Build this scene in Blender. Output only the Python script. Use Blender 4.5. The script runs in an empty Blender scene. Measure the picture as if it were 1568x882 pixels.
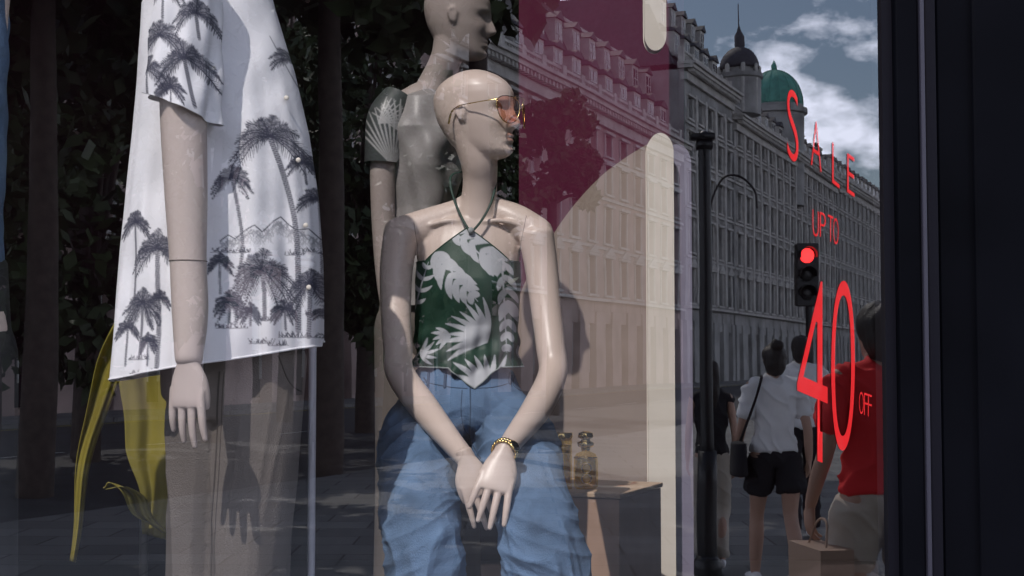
import bpy, math, random
import numpy as np
from mathutils import Vector, Matrix, noise
from mathutils.bvhtree import BVHTree
random.seed(7); rng=np.random.RandomState(7)
scene=bpy.context.scene
EYE=1.55; PITCH=math.radians(3.0); FPX=2178.0
G=2.2            # glass plane y
FLOOR=0.64       # display floor height
sP,cP=math.sin(PITCH),math.cos(PITCH)
def S(px,py,D):
    """survey measurement -> metres, for something standing at depth D"""
    u=(px-784)/FPX; v=(441-py)/FPX
    k=D/(cP-v*sP)
    return (u*k, D, EYE+(sP+v*cP)*k)
def mir(V):
    V=np.array(V,dtype=float); V[:,1]=2*G-V[:,1]; return V

# ---------------------------------------------------------------- materials
def mat(name,col,rough=0.6,metal=0.0,var=0.0,vscale=8.0,bump=0.0,bscale=60.0,spec=0.5,attr=None,emit=None,stretch=None,see=0.0):
    m=bpy.data.materials.new(name); m.use_nodes=True
    nt=m.node_tree; b=nt.nodes['Principled BSDF']
    b.inputs['Base Color'].default_value=(*col,1); b.inputs['Roughness'].default_value=rough
    b.inputs['Metallic'].default_value=metal; b.inputs['Specular IOR Level'].default_value=spec
    tc=nt.nodes.new('ShaderNodeTexCoord'); mp=nt.nodes.new('ShaderNodeMapping')
    nt.links.new(tc.outputs['Object'],mp.inputs[0])
    if stretch: mp.inputs['Scale'].default_value=stretch
    src=None
    if attr:
        a=nt.nodes.new('ShaderNodeAttribute'); a.attribute_name=attr; src=a.outputs['Color']
    if var>0:
        n=nt.nodes.new('ShaderNodeTexNoise'); n.inputs['Scale'].default_value=vscale; n.inputs['Detail'].default_value=6
        nt.links.new(mp.outputs[0],n.inputs['Vector'])
        mr=nt.nodes.new('ShaderNodeMapRange'); mr.inputs[1].default_value=0.3; mr.inputs[2].default_value=0.7
        mr.inputs[3].default_value=1-var; mr.inputs[4].default_value=1+var
        nt.links.new(n.outputs['Fac'],mr.inputs[0])
        mx=nt.nodes.new('ShaderNodeVectorMath'); mx.operation='SCALE'
        if src: nt.links.new(src,mx.inputs[0])
        else: mx.inputs[0].default_value=col
        nt.links.new(mr.outputs[0],mx.inputs['Scale']); src=mx.outputs[0]
    if src: nt.links.new(src,b.inputs['Base Color'])
    if bump>0:
        n2=nt.nodes.new('ShaderNodeTexNoise'); n2.inputs['Scale'].default_value=bscale; n2.inputs['Detail'].default_value=5
        nt.links.new(mp.outputs[0],n2.inputs['Vector'])
        bp=nt.nodes.new('ShaderNodeBump'); bp.inputs['Strength'].default_value=bump; bp.inputs['Distance'].default_value=0.01
        nt.links.new(n2.outputs['Fac'],bp.inputs['Height']); nt.links.new(bp.outputs[0],b.inputs['Normal'])
    if emit:
        b.inputs['Emission Color'].default_value=(*emit[0],1); b.inputs['Emission Strength'].default_value=emit[1]
    if see:
        t=nt.nodes.new('ShaderNodeBsdfTransparent'); ms=nt.nodes.new('ShaderNodeMixShader'); ms.inputs[0].default_value=see
        nt.links.new(b.outputs[0],ms.inputs[1]); nt.links.new(t.outputs[0],ms.inputs[2]); nt.links.new(ms.outputs[0],nt.nodes['Material Output'].inputs[0])
    return m
def glassmat(name,tint,refl,rough=0.0,gcol=(1,1,1),wave=0.0):
    m=bpy.data.materials.new(name); m.use_nodes=True; nt=m.node_tree
    nt.nodes.remove(nt.nodes['Principled BSDF']); out=nt.nodes['Material Output']
    t=nt.nodes.new('ShaderNodeBsdfTransparent'); t.inputs[0].default_value=(*tint,1)
    g=nt.nodes.new('ShaderNodeBsdfGlossy'); g.inputs['Roughness'].default_value=rough; g.inputs['Color'].default_value=(*gcol,1)
    mx=nt.nodes.new('ShaderNodeMixShader'); mx.inputs[0].default_value=refl
    nt.links.new(t.outputs[0],mx.inputs[1]); nt.links.new(g.outputs[0],mx.inputs[2]); nt.links.new(mx.outputs[0],out.inputs[0])
    if wave:
        tc=nt.nodes.new('ShaderNodeTexCoord'); n=nt.nodes.new('ShaderNodeTexNoise'); n.inputs['Scale'].default_value=5.0; n.inputs['Detail'].default_value=1
        bp=nt.nodes.new('ShaderNodeBump'); bp.inputs['Strength'].default_value=1; bp.inputs['Distance'].default_value=wave
        nt.links.new(tc.outputs['Object'],n.inputs['Vector']); nt.links.new(n.outputs['Fac'],bp.inputs['Height']); nt.links.new(bp.outputs[0],g.inputs['Normal'])
    return m
M={}
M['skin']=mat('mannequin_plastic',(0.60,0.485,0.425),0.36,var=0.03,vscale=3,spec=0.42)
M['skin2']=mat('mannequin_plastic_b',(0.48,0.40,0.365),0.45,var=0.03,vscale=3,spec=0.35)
M['skin_shade']=mat('mannequin_plastic_shade',(0.33,0.275,0.25),0.5,var=0.03,vscale=3,spec=0.3)  # rear mannequin's plastic toned down, her shade is put into the colour
M['denim']=mat('denim',(0.115,0.185,0.30),0.85,var=0.32,vscale=11,bump=0.45,bscale=420,spec=0.12,stretch=(1,1,0.6))
M['denimline']=mat('denim_seam',(0.045,0.075,0.13),0.9)
M['halter']=mat('halter_print_satin',(0.05,0.1,0.07),0.5,attr='Print',spec=0.3,bump=0.1,bscale=300)
M['shirt']=mat('palm_print_cotton',(0.8,0.8,0.8),0.85,attr='Print',spec=0.1,bump=0.12,bscale=500)
M['taupe']=mat('taupe_cotton',(0.150,0.130,0.118),0.9,var=0.10,vscale=9,bump=0.4,bscale=350,spec=0.08)
M['blouse']=mat('taupe_satin',(0.33,0.31,0.29),0.42,attr='Print',spec=0.4)
M['gold']=mat('gold_metal',(0.88,0.64,0.26),0.22,metal=1)
M['seam']=mat('joint_seam',(0.14,0.11,0.10),0.8)
M['tseam']=mat('trouser_seam',(0.06,0.05,0.045),0.9)
M['black']=mat('black_lacquer',(0.0025,0.0028,0.0048),0.6,var=0.3,vscale=3,spec=0.02)
M['frame']=mat('dark_anodised_frame',(0.005,0.005,0.009),0.5,spec=0.06)
M['alu']=mat('brushed_aluminium_edge',(0.030,0.030,0.048),0.45,metal=0.2,spec=.3)
M['cream']=mat('cream_board',(0.74,0.68,0.60),0.6,var=0.03)
M['beige']=mat('beige_board',(0.30,0.235,0.20),0.7,var=0.05)
M['lav']=mat('lavender_board',(0.22,0.20,0.28),0.6,var=0.05)
M['magenta']=mat('magenta_board',(0.095,0.008,0.035),0.7,var=0.08,spec=.2)
M['maroon']=mat('dark_maroon_wall',(0.024,0.007,0.010),0.8,var=0.4,vscale=2,spec=.1)
M['floorin']=mat('display_floor',(0.03,0.022,0.022),0.6,var=0.2,spec=.1)
M['kraft']=mat('kraft_plinth',(0.38,0.245,0.175),0.75,var=0.08,vscale=12)
M['wood']=mat('oak_top',(0.50,0.36,0.25),0.5,var=0.15,vscale=20,stretch=(1,8,8))
M['yellow']=mat('yellow_satin',(0.24,0.20,0.03),0.5,var=0.25,vscale=5)
M['ypaint']=mat('yellow_road_paint',(0.5,0.4,0.05),0.7,var=0.2)
M['white']=mat('white_metal',(0.5,0.5,0.56),0.4)
M['red']=mat('red_vinyl',(0.76,0.018,0.022),0.5,spec=.2,see=0.33)
M['stoneA']=mat('warm_portland_stone',(0.42,0.315,0.285),0.9,var=0.28,vscale=0.6,bump=0.3,bscale=6)
M['stone']=mat('portland_stone',(0.37,0.33,0.30),0.9,var=0.28,vscale=0.6,bump=0.3,bscale=6)
M['stone2']=mat('grey_portland_stone',(0.35,0.34,0.33),0.9,var=0.34,vscale=0.5,bump=0.3,bscale=6)
M['trim']=mat('stone_trim',(0.52,0.49,0.46),0.85,var=0.22,vscale=1.2)
M['slate']=mat('slate_roof',(0.06,0.055,0.065),0.7,var=0.3,vscale=3,bump=0.3,bscale=12)
M['copper']=mat('verdigris_copper',(0.11,0.32,0.26),0.7,var=0.25,vscale=1.5)
M['pane']=mat('window_pane',(0.010,0.012,0.016),0.15,spec=0.5)
M['sash']=mat('sash_paint',(0.6,0.6,0.58),0.6)
M['asphalt']=mat('asphalt',(0.045,0.045,0.048),0.9,var=0.25,vscale=1.5,bump=0.3,bscale=80)
M['ground']=mat('ground_soil',(0.06,0.06,0.055),0.95,var=0.2,vscale=0.3)
M['leaf']=mat('foliage',(0.045,0.07,0.025),0.6,var=0.45,vscale=0.9)
M['bark']=mat('bark',(0.07,0.055,0.045),0.9,var=0.3,bump=0.5,bscale=20)
M['iron']=mat('black_iron',(0.012,0.012,0.014),0.4)
M['mark']=mat('road_paint',(0.7,0.7,0.66),0.7,var=0.15,vscale=6)
M['pskin']=mat('human_skin',(0.46,0.28,0.21),0.55)
M['hair']=mat('dark_hair',(0.018,0.013,0.01),0.5,bump=0.6,bscale=120)
M['cwhite']=mat('white_cotton',(0.80,0.80,0.82),0.9,bump=0.6,bscale=22)
M['cblack']=mat('black_cotton',(0.012,0.012,0.015),0.9)
M['cred']=mat('red_cotton',(0.72,0.025,0.03),0.85,bump=0.5,bscale=16)
M['cbeige']=mat('beige_cotton',(0.48,0.43,0.37),0.9,bump=0.5,bscale=16)
M['paper']=mat('brown_paper',(0.36,0.25,0.19),0.8)
M['led']=mat('red_signal_lens',(0.8,0.02,0.02),0.3,emit=((1.0,0.03,0.03),12.0))
M['dark']=mat('unlit_lens',(0.02,0.02,0.02),0.3)
M['jacket']=mat('indigo_denim',(0.05,0.09,0.16),0.9,var=0.2,bump=0.3,bscale=300)
def paving():
    m=mat('york_stone_paving',(0.2,0.2,0.2),0.85,bump=0.2,bscale=40)
    nt=m.node_tree; b=nt.nodes['Principled BSDF']; tc=nt.nodes.new('ShaderNodeTexCoord')
    br=nt.nodes.new('ShaderNodeTexBrick'); br.inputs['Scale'].default_value=1.0
    br.inputs['Brick Width'].default_value=0.9; br.inputs['Row Height'].default_value=0.6; br.inputs['Mortar Size'].default_value=0.012
    br.inputs['Color1'].default_value=(0.20,0.195,0.19,1); br.inputs['Color2'].default_value=(0.13,0.128,0.125,1); br.inputs['Mortar'].default_value=(0.05,0.05,0.05,1)
    nt.links.new(tc.outputs['Object'],br.inputs['Vector']); nt.links.new(br.outputs['Color'],b.inputs['Base Color'])
    return m
M['paving']=paving()

# ---------------------------------------------------------------- mesh helpers
def empty(name,loc=(0,0,0)):
    e=bpy.data.objects.new(name,None); e.location=loc; e.empty_display_size=0.1
    scene.collection.objects.link(e); return e
def mk(name,V,F,m,parent=None,smooth=True,col=None):
    me=bpy.data.meshes.new(name); me.from_pydata(np.asarray(V).tolist(),[],F if isinstance(F,list) else F.tolist()); me.update()
    if smooth: me.polygons.foreach_set('use_smooth',[True]*len(me.polygons))
    ms=m if isinstance(m,list) else [m]
    for x in ms: me.materials.append(x)
    if col is not None:
        a=me.color_attributes.new('Print','FLOAT_COLOR','POINT'); a.data.foreach_set('color',np.asarray(col,dtype=np.float32).ravel())
    o=bpy.data.objects.new(name,me); scene.collection.objects.link(o)
    if parent:
        o.parent=parent; o.matrix_parent_inverse=Matrix.Translation(-Vector(parent.location))
    return o
def merge(parts):
    Vs=[];Fs=[];k=0
    for V,F in parts:
        Vs.append(np.asarray(V,dtype=float)); Fs+= [tuple(i+k for i in f) for f in F]; k+=len(V)
    return np.vstack(Vs),Fs
def cr(P,n):
    P=np.asarray(P,dtype=float)
    if len(P)<3:
        t=np.linspace(0,1,n*(len(P)-1)+1)[:,None]; return P[0]*(1-t)+P[-1]*t
    Q=np.vstack([2*P[0]-P[1],P,2*P[-1]-P[-2]]); out=[]
    for i in range(1,len(Q)-2):
        for t in np.arange(n)/n:
            a,b,c,d=Q[i-1],Q[i],Q[i+1],Q[i+2]
            out.append(0.5*((2*b)+(-a+c)*t+(2*a-5*b+4*c-d)*t*t+(-a+3*b-3*c+d)*t**3))
    out.append(P[-1]); return np.array(out)
def tube(P,R,ref=(1,0,0),seg=24,n=6,caps=True,ck=1.0):
    P=np.asarray(P,dtype=float); R=np.asarray(R,dtype=float)
    if R.ndim==0: R=np.full(len(P),float(R))
    if R.ndim==1: R=np.stack([R,R],1)
    Q=cr(np.hstack([P,R]),n); C=Q[:,:3]; RR=np.maximum(Q[:,3:],1e-4)
    T=np.gradient(C,axis=0); T/=np.linalg.norm(T,axis=1)[:,None]
    ref=np.array(ref,dtype=float)
    cs=[];rs=[];ts=[]
    ang=[1.45,1.15,0.8,0.4]
    if caps:
        for a in ang: cs.append(C[0]-T[0]*RR[0].min()*math.sin(a)*ck); rs.append(RR[0]*math.cos(a)); ts.append(T[0])
    cs+=list(C); rs+=list(RR); ts+=list(T)
    if caps:
        for a in ang[::-1]: cs.append(C[-1]+T[-1]*RR[-1].min()*math.sin(a)*ck); rs.append(RR[-1]*math.cos(a)); ts.append(T[-1])
    th=np.linspace(0,2*np.pi,seg,endpoint=False); V=[]
    for c,r,t in zip(cs,rs,ts):
        A=ref-ref.dot(t)*t; A/=np.linalg.norm(A)+1e-9; B=np.cross(t,A)
        V.append(c+np.outer(np.cos(th)*r[0],A)+np.outer(np.sin(th)*r[1],B))
    m=len(V); V=np.vstack(V); F=[]
    for i in range(m-1):
        for j in range(seg):
            j2=(j+1)%seg; F.append((i*seg+j,i*seg+j2,(i+1)*seg+j2,(i+1)*seg+j))
    if caps:
        F.append(tuple(range(seg))[::-1]); F.append(tuple((m-1)*seg+j for j in range(seg)))
    return V,F
def ellipsoid(c,r,n=20,rot=None):
    V=[];F=[]
    for i in range(1,n):
        p=math.pi*i/n
        for j in range(n*2):
            a=math.pi*j/n; V.append((r[0]*math.sin(p)*math.cos(a),r[1]*math.sin(p)*math.sin(a),r[2]*math.cos(p)))
    V=np.array(V); s=2*n
    for i in range(n-2):
        for j in range(s):
            F.append((i*s+j,i*s+(j+1)%s,(i+1)*s+(j+1)%s,(i+1)*s+j))
    V=np.vstack([V,[[0,0,r[2]],[0,0,-r[2]]]]); a=len(V)-2
    for j in range(s):
        F.append((a,(j+1)%s,j)); F.append((a+1,(n-2)*s+j,(n-2)*s+(j+1)%s))
    if rot is not None: V=V@np.array(rot).T
    return V+np.array(c),F
def boxm(x0,x1,y0,y1,z0,z1):
    V=[(x,y,z) for z in (z0,z1) for x,y in ((x0,y0),(x1,y0),(x1,y1),(x0,y1))]
    return np.array(V,dtype=float),[(3,2,1,0),(4,5,6,7),(0,1,5,4),(1,2,6,5),(2,3,7,6),(3,0,4,7)]
def bake(o):
    dg=bpy.context.evaluated_depsgraph_get(); me=bpy.data.meshes.new_from_object(o.evaluated_get(dg))
    o.modifiers.clear(); o.data=me; return o
def remesh(name,parts,m,parent,vox,sm=6,dobake=False):
    V,F=merge(parts); o=mk(name,V,F,m,parent)
    r=o.modifiers.new('r','REMESH'); r.mode='VOXEL'; r.voxel_size=vox; r.use_smooth_shade=True
    s=o.modifiers.new('s','SMOOTH'); s.iterations=sm; s.factor=0.5
    if dobake: bake(o)
    return o
def displace(o,fn):
    me=o.data; n=len(me.vertices); co=np.empty(n*3); me.vertices.foreach_get('co',co); co=co.reshape(-1,3)
    no=np.empty(n*3); me.vertices.foreach_get('normal',no); no=no.reshape(-1,3)
    d=np.array([fn(c) for c in co]); co=co+no*d[:,None]
    me.vertices.foreach_set('co',co.ravel()); me.update()
def bvh_of(o):
    me=o.data; return BVHTree.FromPolygons([v.co.copy() for v in me.vertices],[tuple(p.vertices) for p in me.polygons])
def surf_line(bvh,pts,r,m,name,parent,off=0.0,D=3.2,n=6):
    """stitched seam: lies on the cloth, found by dropping a line on to the garment"""
    W=cr([S(a,b,D) for a,b in pts],n); out=[]
    for w in W:
        h=bvh.ray_cast(Vector((w[0],w[1]-1.5,w[2])),Vector((0,1,0)))
        if h[0] is not None: out.append(np.array(h[0])+np.array([0,-off,0]))
    if len(out)>2:
        V,F=tube(out,r,ref=(0,1,0.01),seg=6,n=1); return mk(name,V,F,m,parent)

# ---------------------------------------------------------------- head, hand
def head(origin,yaw,pitch=0.0,H=0.228,Ls=1.08,Ws=1.0,roll=0.0):
    """origin = chin-level point on neck axis; yaw: direction the face looks (0=+X)"""
    tab=np.array([[0,.058,.0,.018],[.03,.070,-.02,.030],[.08,.077,-.038,.040],[.13,.076,-.052,.047],[.2,.0745,-.066,.054],[.3,.077,-.080,.061],[.4,.080,-.092,.067],[.5,.079,-.100,.071],[.6,.084,-.105,.0735],[.7,.083,-.106,.0745],[.78,.076,-.101,.0725],[.85,.065,-.090,.066],[.91,.049,-.073,.055],[.96,.029,-.050,.039],[.985,.014,-.033,.025],[1.0,.0,-.018,.004]])
    n=110; seg=140; hh=(1-np.cos(np.linspace(0,np.pi,n)))/2
    th=np.linspace(0,2*np.pi,seg,endpoint=False); V=[]
    for h in hh:
        f,b,w=[np.interp(h,tab[:,0],tab[:,k]) for k in (1,2,3)]
        f*=Ls;b*=Ls;w*=Ws; cx=(f+b)/2; rx=(f-b)/2
        c=np.cos(th); s=np.sin(th)
        ex=0.92; x=cx+rx*np.sign(c)*np.abs(c)**ex; y=w*np.sign(s)*np.abs(s)**(1.0)
        fr=np.clip(c,0,1)**0.5*(c>0)
        nose=0
        if .29<h<.58:
            if h>.345: t=(.58-h)/(.58-.345); nose=.005+.023*t**1.2
            else: t=(h-.29)/.055; nose=.028*t**.6
            sg=.0075+.006*np.clip((.5-h)/.15,0,1)
            x=x+fr*nose*np.exp(-(y/sg)**2)
        x=x+fr*.0095*np.exp(-((h-.232)/.018)**2)*np.exp(-(y/.019)**2)
        x=x+fr*.0095*np.exp(-((h-.178)/.022)**2)*np.exp(-(y/.017)**2)
        x=x-fr*.005*np.exp(-((h-.125)/.02)**2)*np.exp(-(y/.02)**2)
        x=x+fr*.007*np.exp(-((h-.06)/.04)**2)*np.exp(-(y/.016)**2)
        for sy in (-1,1):
            x=x-fr*.0125*np.exp(-((h-.515)/.045)**2)*np.exp(-((y-sy*.030)/.015)**2)
            x=x+fr*.0070*np.exp(-((h-.50)/.022)**2)*np.exp(-((y-sy*.031)/.011)**2)
            x=x+fr*.004*np.exp(-((h-.60)/.025)**2)*np.exp(-((y-sy*.030)/.018)**2)
            x=x+fr*.004*np.exp(-((h-.37)/.06)**2)*np.exp(-((y-sy*.042)/.015)**2)
        V.append(np.stack([x,y,np.full(seg,h*H)],1))
    V=np.vstack(V); F=[]
    for i in range(n-1):
        for j in range(seg):
            F.append((i*seg+j,i*seg+(j+1)%seg,(i+1)*seg+(j+1)%seg,(i+1)*seg+j))
    F.append(tuple(range(seg))[::-1]); F.append(tuple((n-1)*seg+j for j in range(seg)))
    parts=[(V,F)]
    for sy in (-1,1):
        y=sy*.0695*Ws
        P=[(-.004,y,.40*H),(-.001,y+sy*.004,.46*H),(.000,y+sy*.005,.52*H),(-.008,y+sy*.007,.57*H),(-.018,y+sy*.008,.55*H),(-.019,y+sy*.007,.49*H),(-.012,y+sy*.004,.42*H)]
        parts.append(tube(P,[.0045]*7,ref=(.3,1,.1),seg=10))
        parts.append(ellipsoid((-.010,y+sy*.002,.49*H),(.011,.007,.020),8))
    R=Matrix.Rotation(yaw,3,'Z')@Matrix.Rotation(pitch,3,'Y')@Matrix.Rotation(roll,3,'X')
    Rn=np.array(R); o=np.array(origin)
    def L(P): return np.atleast_2d(P)@Rn.T+o
    return [(L(V),F) for V,F in parts],L
def hand(w,d,nrm,sgn,s=1.0,curl=(.15,.3,.4),fan=.06,thumb=0.5):
    w=np.array(w);d=np.array(d)/np.linalg.norm(d);nrm=np.array(nrm,dtype=float);nrm-=nrm.dot(d)*d;nrm/=np.linalg.norm(nrm)
    a=np.cross(d,nrm)*sgn
    parts=[tube([w-d*.02*s,w,w+d*.035*s,w+d*.075*s,w+d*.09*s],[(.0205*s,.0195*s),(.0225*s,.0185*s),(.035*s,.016*s),(.040*s,.014*s),(.038*s,.011*s)],ref=a,seg=28,ck=.4)]
    offs=[-.0315,-.0105,.0105,.0315]; Ls=[.066,.082,.088,.080]
    for k in range(4):
        p=w+d*(.082-.006*abs(k-1.8))*s+a*offs[k]*s
        cur=0; pts=[p-d*.015*s,p]; seglen=[.45,.3,.25]
        dd=d+a*fan*(k-1.5); dd/=np.linalg.norm(dd)
        for q in range(3):
            cur+=curl[q]*(1+.12*(1.5-k)*.6); v=dd*math.cos(cur)+nrm*math.sin(cur)
            p=p+v*Ls[k]*seglen[q]*s; pts.append(p)
        parts.append(tube(pts,[.0088*s,.0090*s,.0081*s,.0071*s,.0056*s],ref=a,seg=14))
    t0=w+d*.02*s+a*.018*s
    parts.append(tube([t0,t0+d*.022*s+a*.020*s*(.6+thumb)+nrm*.004,t0+d*.048*s+a*.028*s*(.6+thumb)+nrm*.010,t0+d*.070*s+a*.028*s*(.6+thumb)+nrm*.014],[.013*s,.0118*s,.0095*s,.007*s],ref=nrm,seg=14))
    return parts
def nrmz(a): a=np.array(a,dtype=float); return a/np.linalg.norm(a)

# ---------------------------------------------------------------- print canvas
class Canvas:
    def __init__(s,x0,x1,y0,y1,res=1.6): s.x0,s.y0,s.res=x0,y0,res; s.A=np.zeros((int((y1-y0)*res),int((x1-x0)*res)),dtype=np.float32)
    def blade(s,p,q,w0,wm,w1,v=1.0,bend=0.0):
        p=np.array(p,float);q=np.array(q,float); L=np.linalg.norm(q-p)+1e-6; n=max(3,int(L*s.res/0.8)); nn=np.array([-(q-p)[1],(q-p)[0]])/L
        for i in range(n+1):
            t=i/n; c=p*(1-t)+q*t+nn*bend*math.sin(math.pi*t)
            w=(w0*(1-t)**2+2*wm*t*(1-t)*1.6+w1*t*t)*s.res*0.5
            cx=(c[0]-s.x0)*s.res; cy=(c[1]-s.y0)*s.res; r=max(w,0.45)
            a,b=int(cx-r-1),int(cx+r+2); e,f=int(cy-r-1),int(cy+r+2)
            if a<0 or e<0 or b>=s.A.shape[1] or f>=s.A.shape[0]: continue
            X,Y=np.meshgrid(np.arange(a,b),np.arange(e,f)); m=np.clip(r+0.5-np.hypot(X-cx,Y-cy),0,1)*v
            s.A[e:f,a:b]=np.maximum(s.A[e:f,a:b],m) if v>0 else np.clip(s.A[e:f,a:b]+m,0,1)
    def sample(s,px,py):
        x=(px-s.x0)*s.res;y=(py-s.y0)*s.res
        x=np.clip(x,0,s.A.shape[1]-2);y=np.clip(y,0,s.A.shape[0]-2); i=x.astype(int);j=y.astype(int);u=x-i;v=y-j;A=s.A
        return A[j,i]*(1-u)*(1-v)+A[j,i+1]*u*(1-v)+A[j+1,i]*(1-u)*v+A[j+1,i+1]*u*v
def palm(c,cx,cy,r,trunk=None,tw=5,v=0.85,nf=13,a0=-200,a1=20):
    if trunk:
        P=cr([(cx,cy)]+trunk,8)
        for i in range(len(P)-1):
            c.blade(P[i],P[i+1],tw,tw*.6,tw,v*.6)
            d=P[i+1]-P[i]; L=np.linalg.norm(d); 
            for k in range(int(L/4)+1):
                q=P[i]+d*k/(int(L/4)+1); c.blade(q-(tw*.5,0),q+(tw*.5,1.5),1.2,1,1.2,v)
    for k in range(nf):
        a=math.radians(a0+(a1-a0)*k/(nf-1)+random.uniform(-6,6)); L=r*random.uniform(.85,1.1)
        pts=[]
        for i in range(9):
            t=i/8; x=cx+math.cos(a)*L*t; y=cy+math.sin(a)*L*t*.95+ (r*.55)*t*t*(0.4+abs(math.cos(a)))
            pts.append((x,y))
        for i in range(8):
            c.blade(pts[i],pts[i+1],1.6,1.2,1.2,v)
            dx=pts[i+1][0]-pts[i][0];dy=pts[i+1][1]-pts[i][1];l=math.hypot(dx,dy)+1e-6;dx/=l;dy/=l
            for sd in (-1,1):
                for j in range(2):
                    q=(pts[i][0]+(pts[i+1][0]-pts[i][0])*j/2,pts[i][1]+(pts[i+1][1]-pts[i][1])*j/2)
                    ll=r*.24*math.sin(math.pi*(.15+.8*(i+j/2)/8))*random.uniform(.7,1.15)
                    e=(q[0]+dx*ll*.7-dy*sd*ll*.8,q[1]+dy*ll*.7+dx*sd*ll*.8+ll*.25)
                    c.blade(q,e,1.4,1.2,.5,v*random.uniform(.6,1))
def grass(c,cx,cy,w,v=.8):
    for k in range(int(w*1.2)):
        x=cx+random.uniform(-w,w); c.blade((x,cy),(x+random.uniform(-5,5),cy-random.uniform(3,10)),1.2,1,.5,v)
    c.blade((cx-w,cy+1),(cx+w,cy),1,1.5,1,v*.7)

# ================================================================ SEATED MANNEQUIN
SM=empty('seated_mannequin',S(715,640,3.47))
hp,HL=head(S(735,246,3.47),math.radians(-27),pitch=math.radians(-2),H=0.226,Ls=1.12,Ws=1.0)
parts=list(hp)
X=lambda a,b,d:S(a,b,d)
parts.append(tube([X(728,345,3.52),X(733,310,3.51),X(735,275,3.495),X(733,245,3.48),X(722,205,3.475)],[(.062,.055),(.046,.045),(.0425,.044),(.046,.05),(.05,.055)]))
parts.append(tube([X(612,358,3.50),X(655,346,3.51),X(700,330,3.52),X(728,318,3.52),X(758,326,3.52),X(790,340,3.51),X(822,358,3.50)],[(.040,.042),(.038,.044),(.035,.04),(.034,.04),(.035,.04),(.038,.044),(.040,.042)],ref=(0,1,0)))
parts.append(tube([X(716,340,3.52),X(717,375,3.52),X(717,420,3.51),X(716,470,3.51),X(713,530,3.51),X(712,590,3.51),X(712,640,3.5)],[(.105,.055),(.130,.073),(.120,.085),(.110,.085),(.100,.08),(.110,.085),(.135,.10)],ck=.4))
for sgn in (-1,1): parts.append(tube([X(727+sgn*10,340,3.470),X(727+sgn*40,338,3.468),X(727+sgn*70,345,3.475)],[.0065,.0065,.006],ref=(0,1,0),seg=10))
aL=[X(614,360,3.49),X(607,410,3.48),X(606,470,3.45),X(609,530,3.41),X(613,572,3.37),X(650,625,3.27),X(690,675,3.15),X(714,703,3.09)]
aR=[X(821,360,3.49),X(829,410,3.48),X(836,470,3.45),X(843,530,3.41),X(846,573,3.37),X(822,625,3.25),X(790,668,3.14),X(772,692,3.07)]
rr=[.044,.041,.0375,.0355,.0345,.034,.026,.0215]
parts.append(tube(aL,rr,ref=(0,1,0.1),ck=.5)); parts.append(tube(aR,rr,ref=(0,1,0.1),ck=.5))
body=remesh('body',parts,M['skin'],SM,.0034,4,True)
bb=bvh_of(body)
for pts in ([(806,329),(802,350),(797,375),(795,402)],[(633,340),(636,360),(638,380),(636,400)]): surf_line(bb,pts,.0007,M['seam'],'shoulder_seam',SM,D=3.45,n=10)
wL=np.array(aL[-1]); wR=np.array(aR[-1])
remesh('hand_1',hand(wL,np.array(X(748,790,3.07))-wL,(-.1,1,-.2),-1,s=.92,curl=(.1,.15,.2),thumb=.1),M['skin'],SM,.0022,3)
remesh('hand_2',hand(wR,np.array(X(740,805,3.00))-wR,(0,1,-.15),1,s=1.0,curl=(.05,.14,.16),fan=.085,thumb=-.1),M['skin'],SM,.0021,3)
def ringseam(p,t,r,parent,ref=(0,1,0.1)):
    t=nrmz(t); A=np.array(ref)-np.dot(ref,t)*t; A=nrmz(A);B=np.cross(t,A); th=np.linspace(0,2*np.pi,40)
    P=np.array(p)+np.outer(np.cos(th),A)*r+np.outer(np.sin(th),B)*r
    V,F=tube(P,.0009,ref=t,seg=6,n=1); mk('joint_seam',V,F,M['seam'],parent)
# jeans
jp=[tube([X(712,568,3.5),X(711,600,3.49),X(710,640,3.46),X(710,672,3.44)],[(.120,.100),(.142,.115),(.172,.13),(.16,.11)],ck=.12)]
jp.append(tube([X(662,640,3.47),X(645,675,3.40),X(641,730,3.24),X(645,800,3.10),X(650,850,3.07),X(652,930,3.09),X(655,1060,3.14),X(655,1190,3.17)],[(.080,.090),(.094,.100),(.088,.095),(.083,.09),(.080,.09),(.085,.09),(.098,.10),(.11,.12)],ck=.5))
jp.append(tube([X(765,640,3.47),X(785,675,3.40),X(800,730,3.24),X(822,800,3.10),X(832,850,3.07),X(842,930,3.09),X(850,1060,3.14),X(855,1190,3.17)],[(.080,.090),(.092,.100),(.086,.095),(.084,.09),(.088,.09),(.098,.09),(.11,.10),(.12,.12)],ck=.5))
jeans=remesh('jeans',jp,M['denim'],SM,.0038,6,True)
def jf(c):
    x,y,z=c
    sd=1 if x>-0.10 else -1
    w=noise.noise((x*7,y*7,z*7))
    a=noise.noise((x*5+w*.8,y*6,z*13+sd*x*12+w*1.2+3)); r1=max(0,1-abs(a)*2.6)**1.7
    b=noise.noise((x*15+5+w,y*8,z*4+w)); r2=max(0,1-abs(b)*2.8)**1.7
    lo=min(1,max(0,(1.35-z)/.2)); e=noise.noise((x*3,y*3,z*26+sd*x*10+9)); r3=max(0,1-abs(e)*3)**2
    top=min(1,max(0.08,(1.495-z)/.08))
    return (.0095*r1*(1-.4*lo)+.0085*r2*lo+.0040*r3+.009*w)*top
displace(jeans,jf)
jb=bvh_of(jeans)
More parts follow.
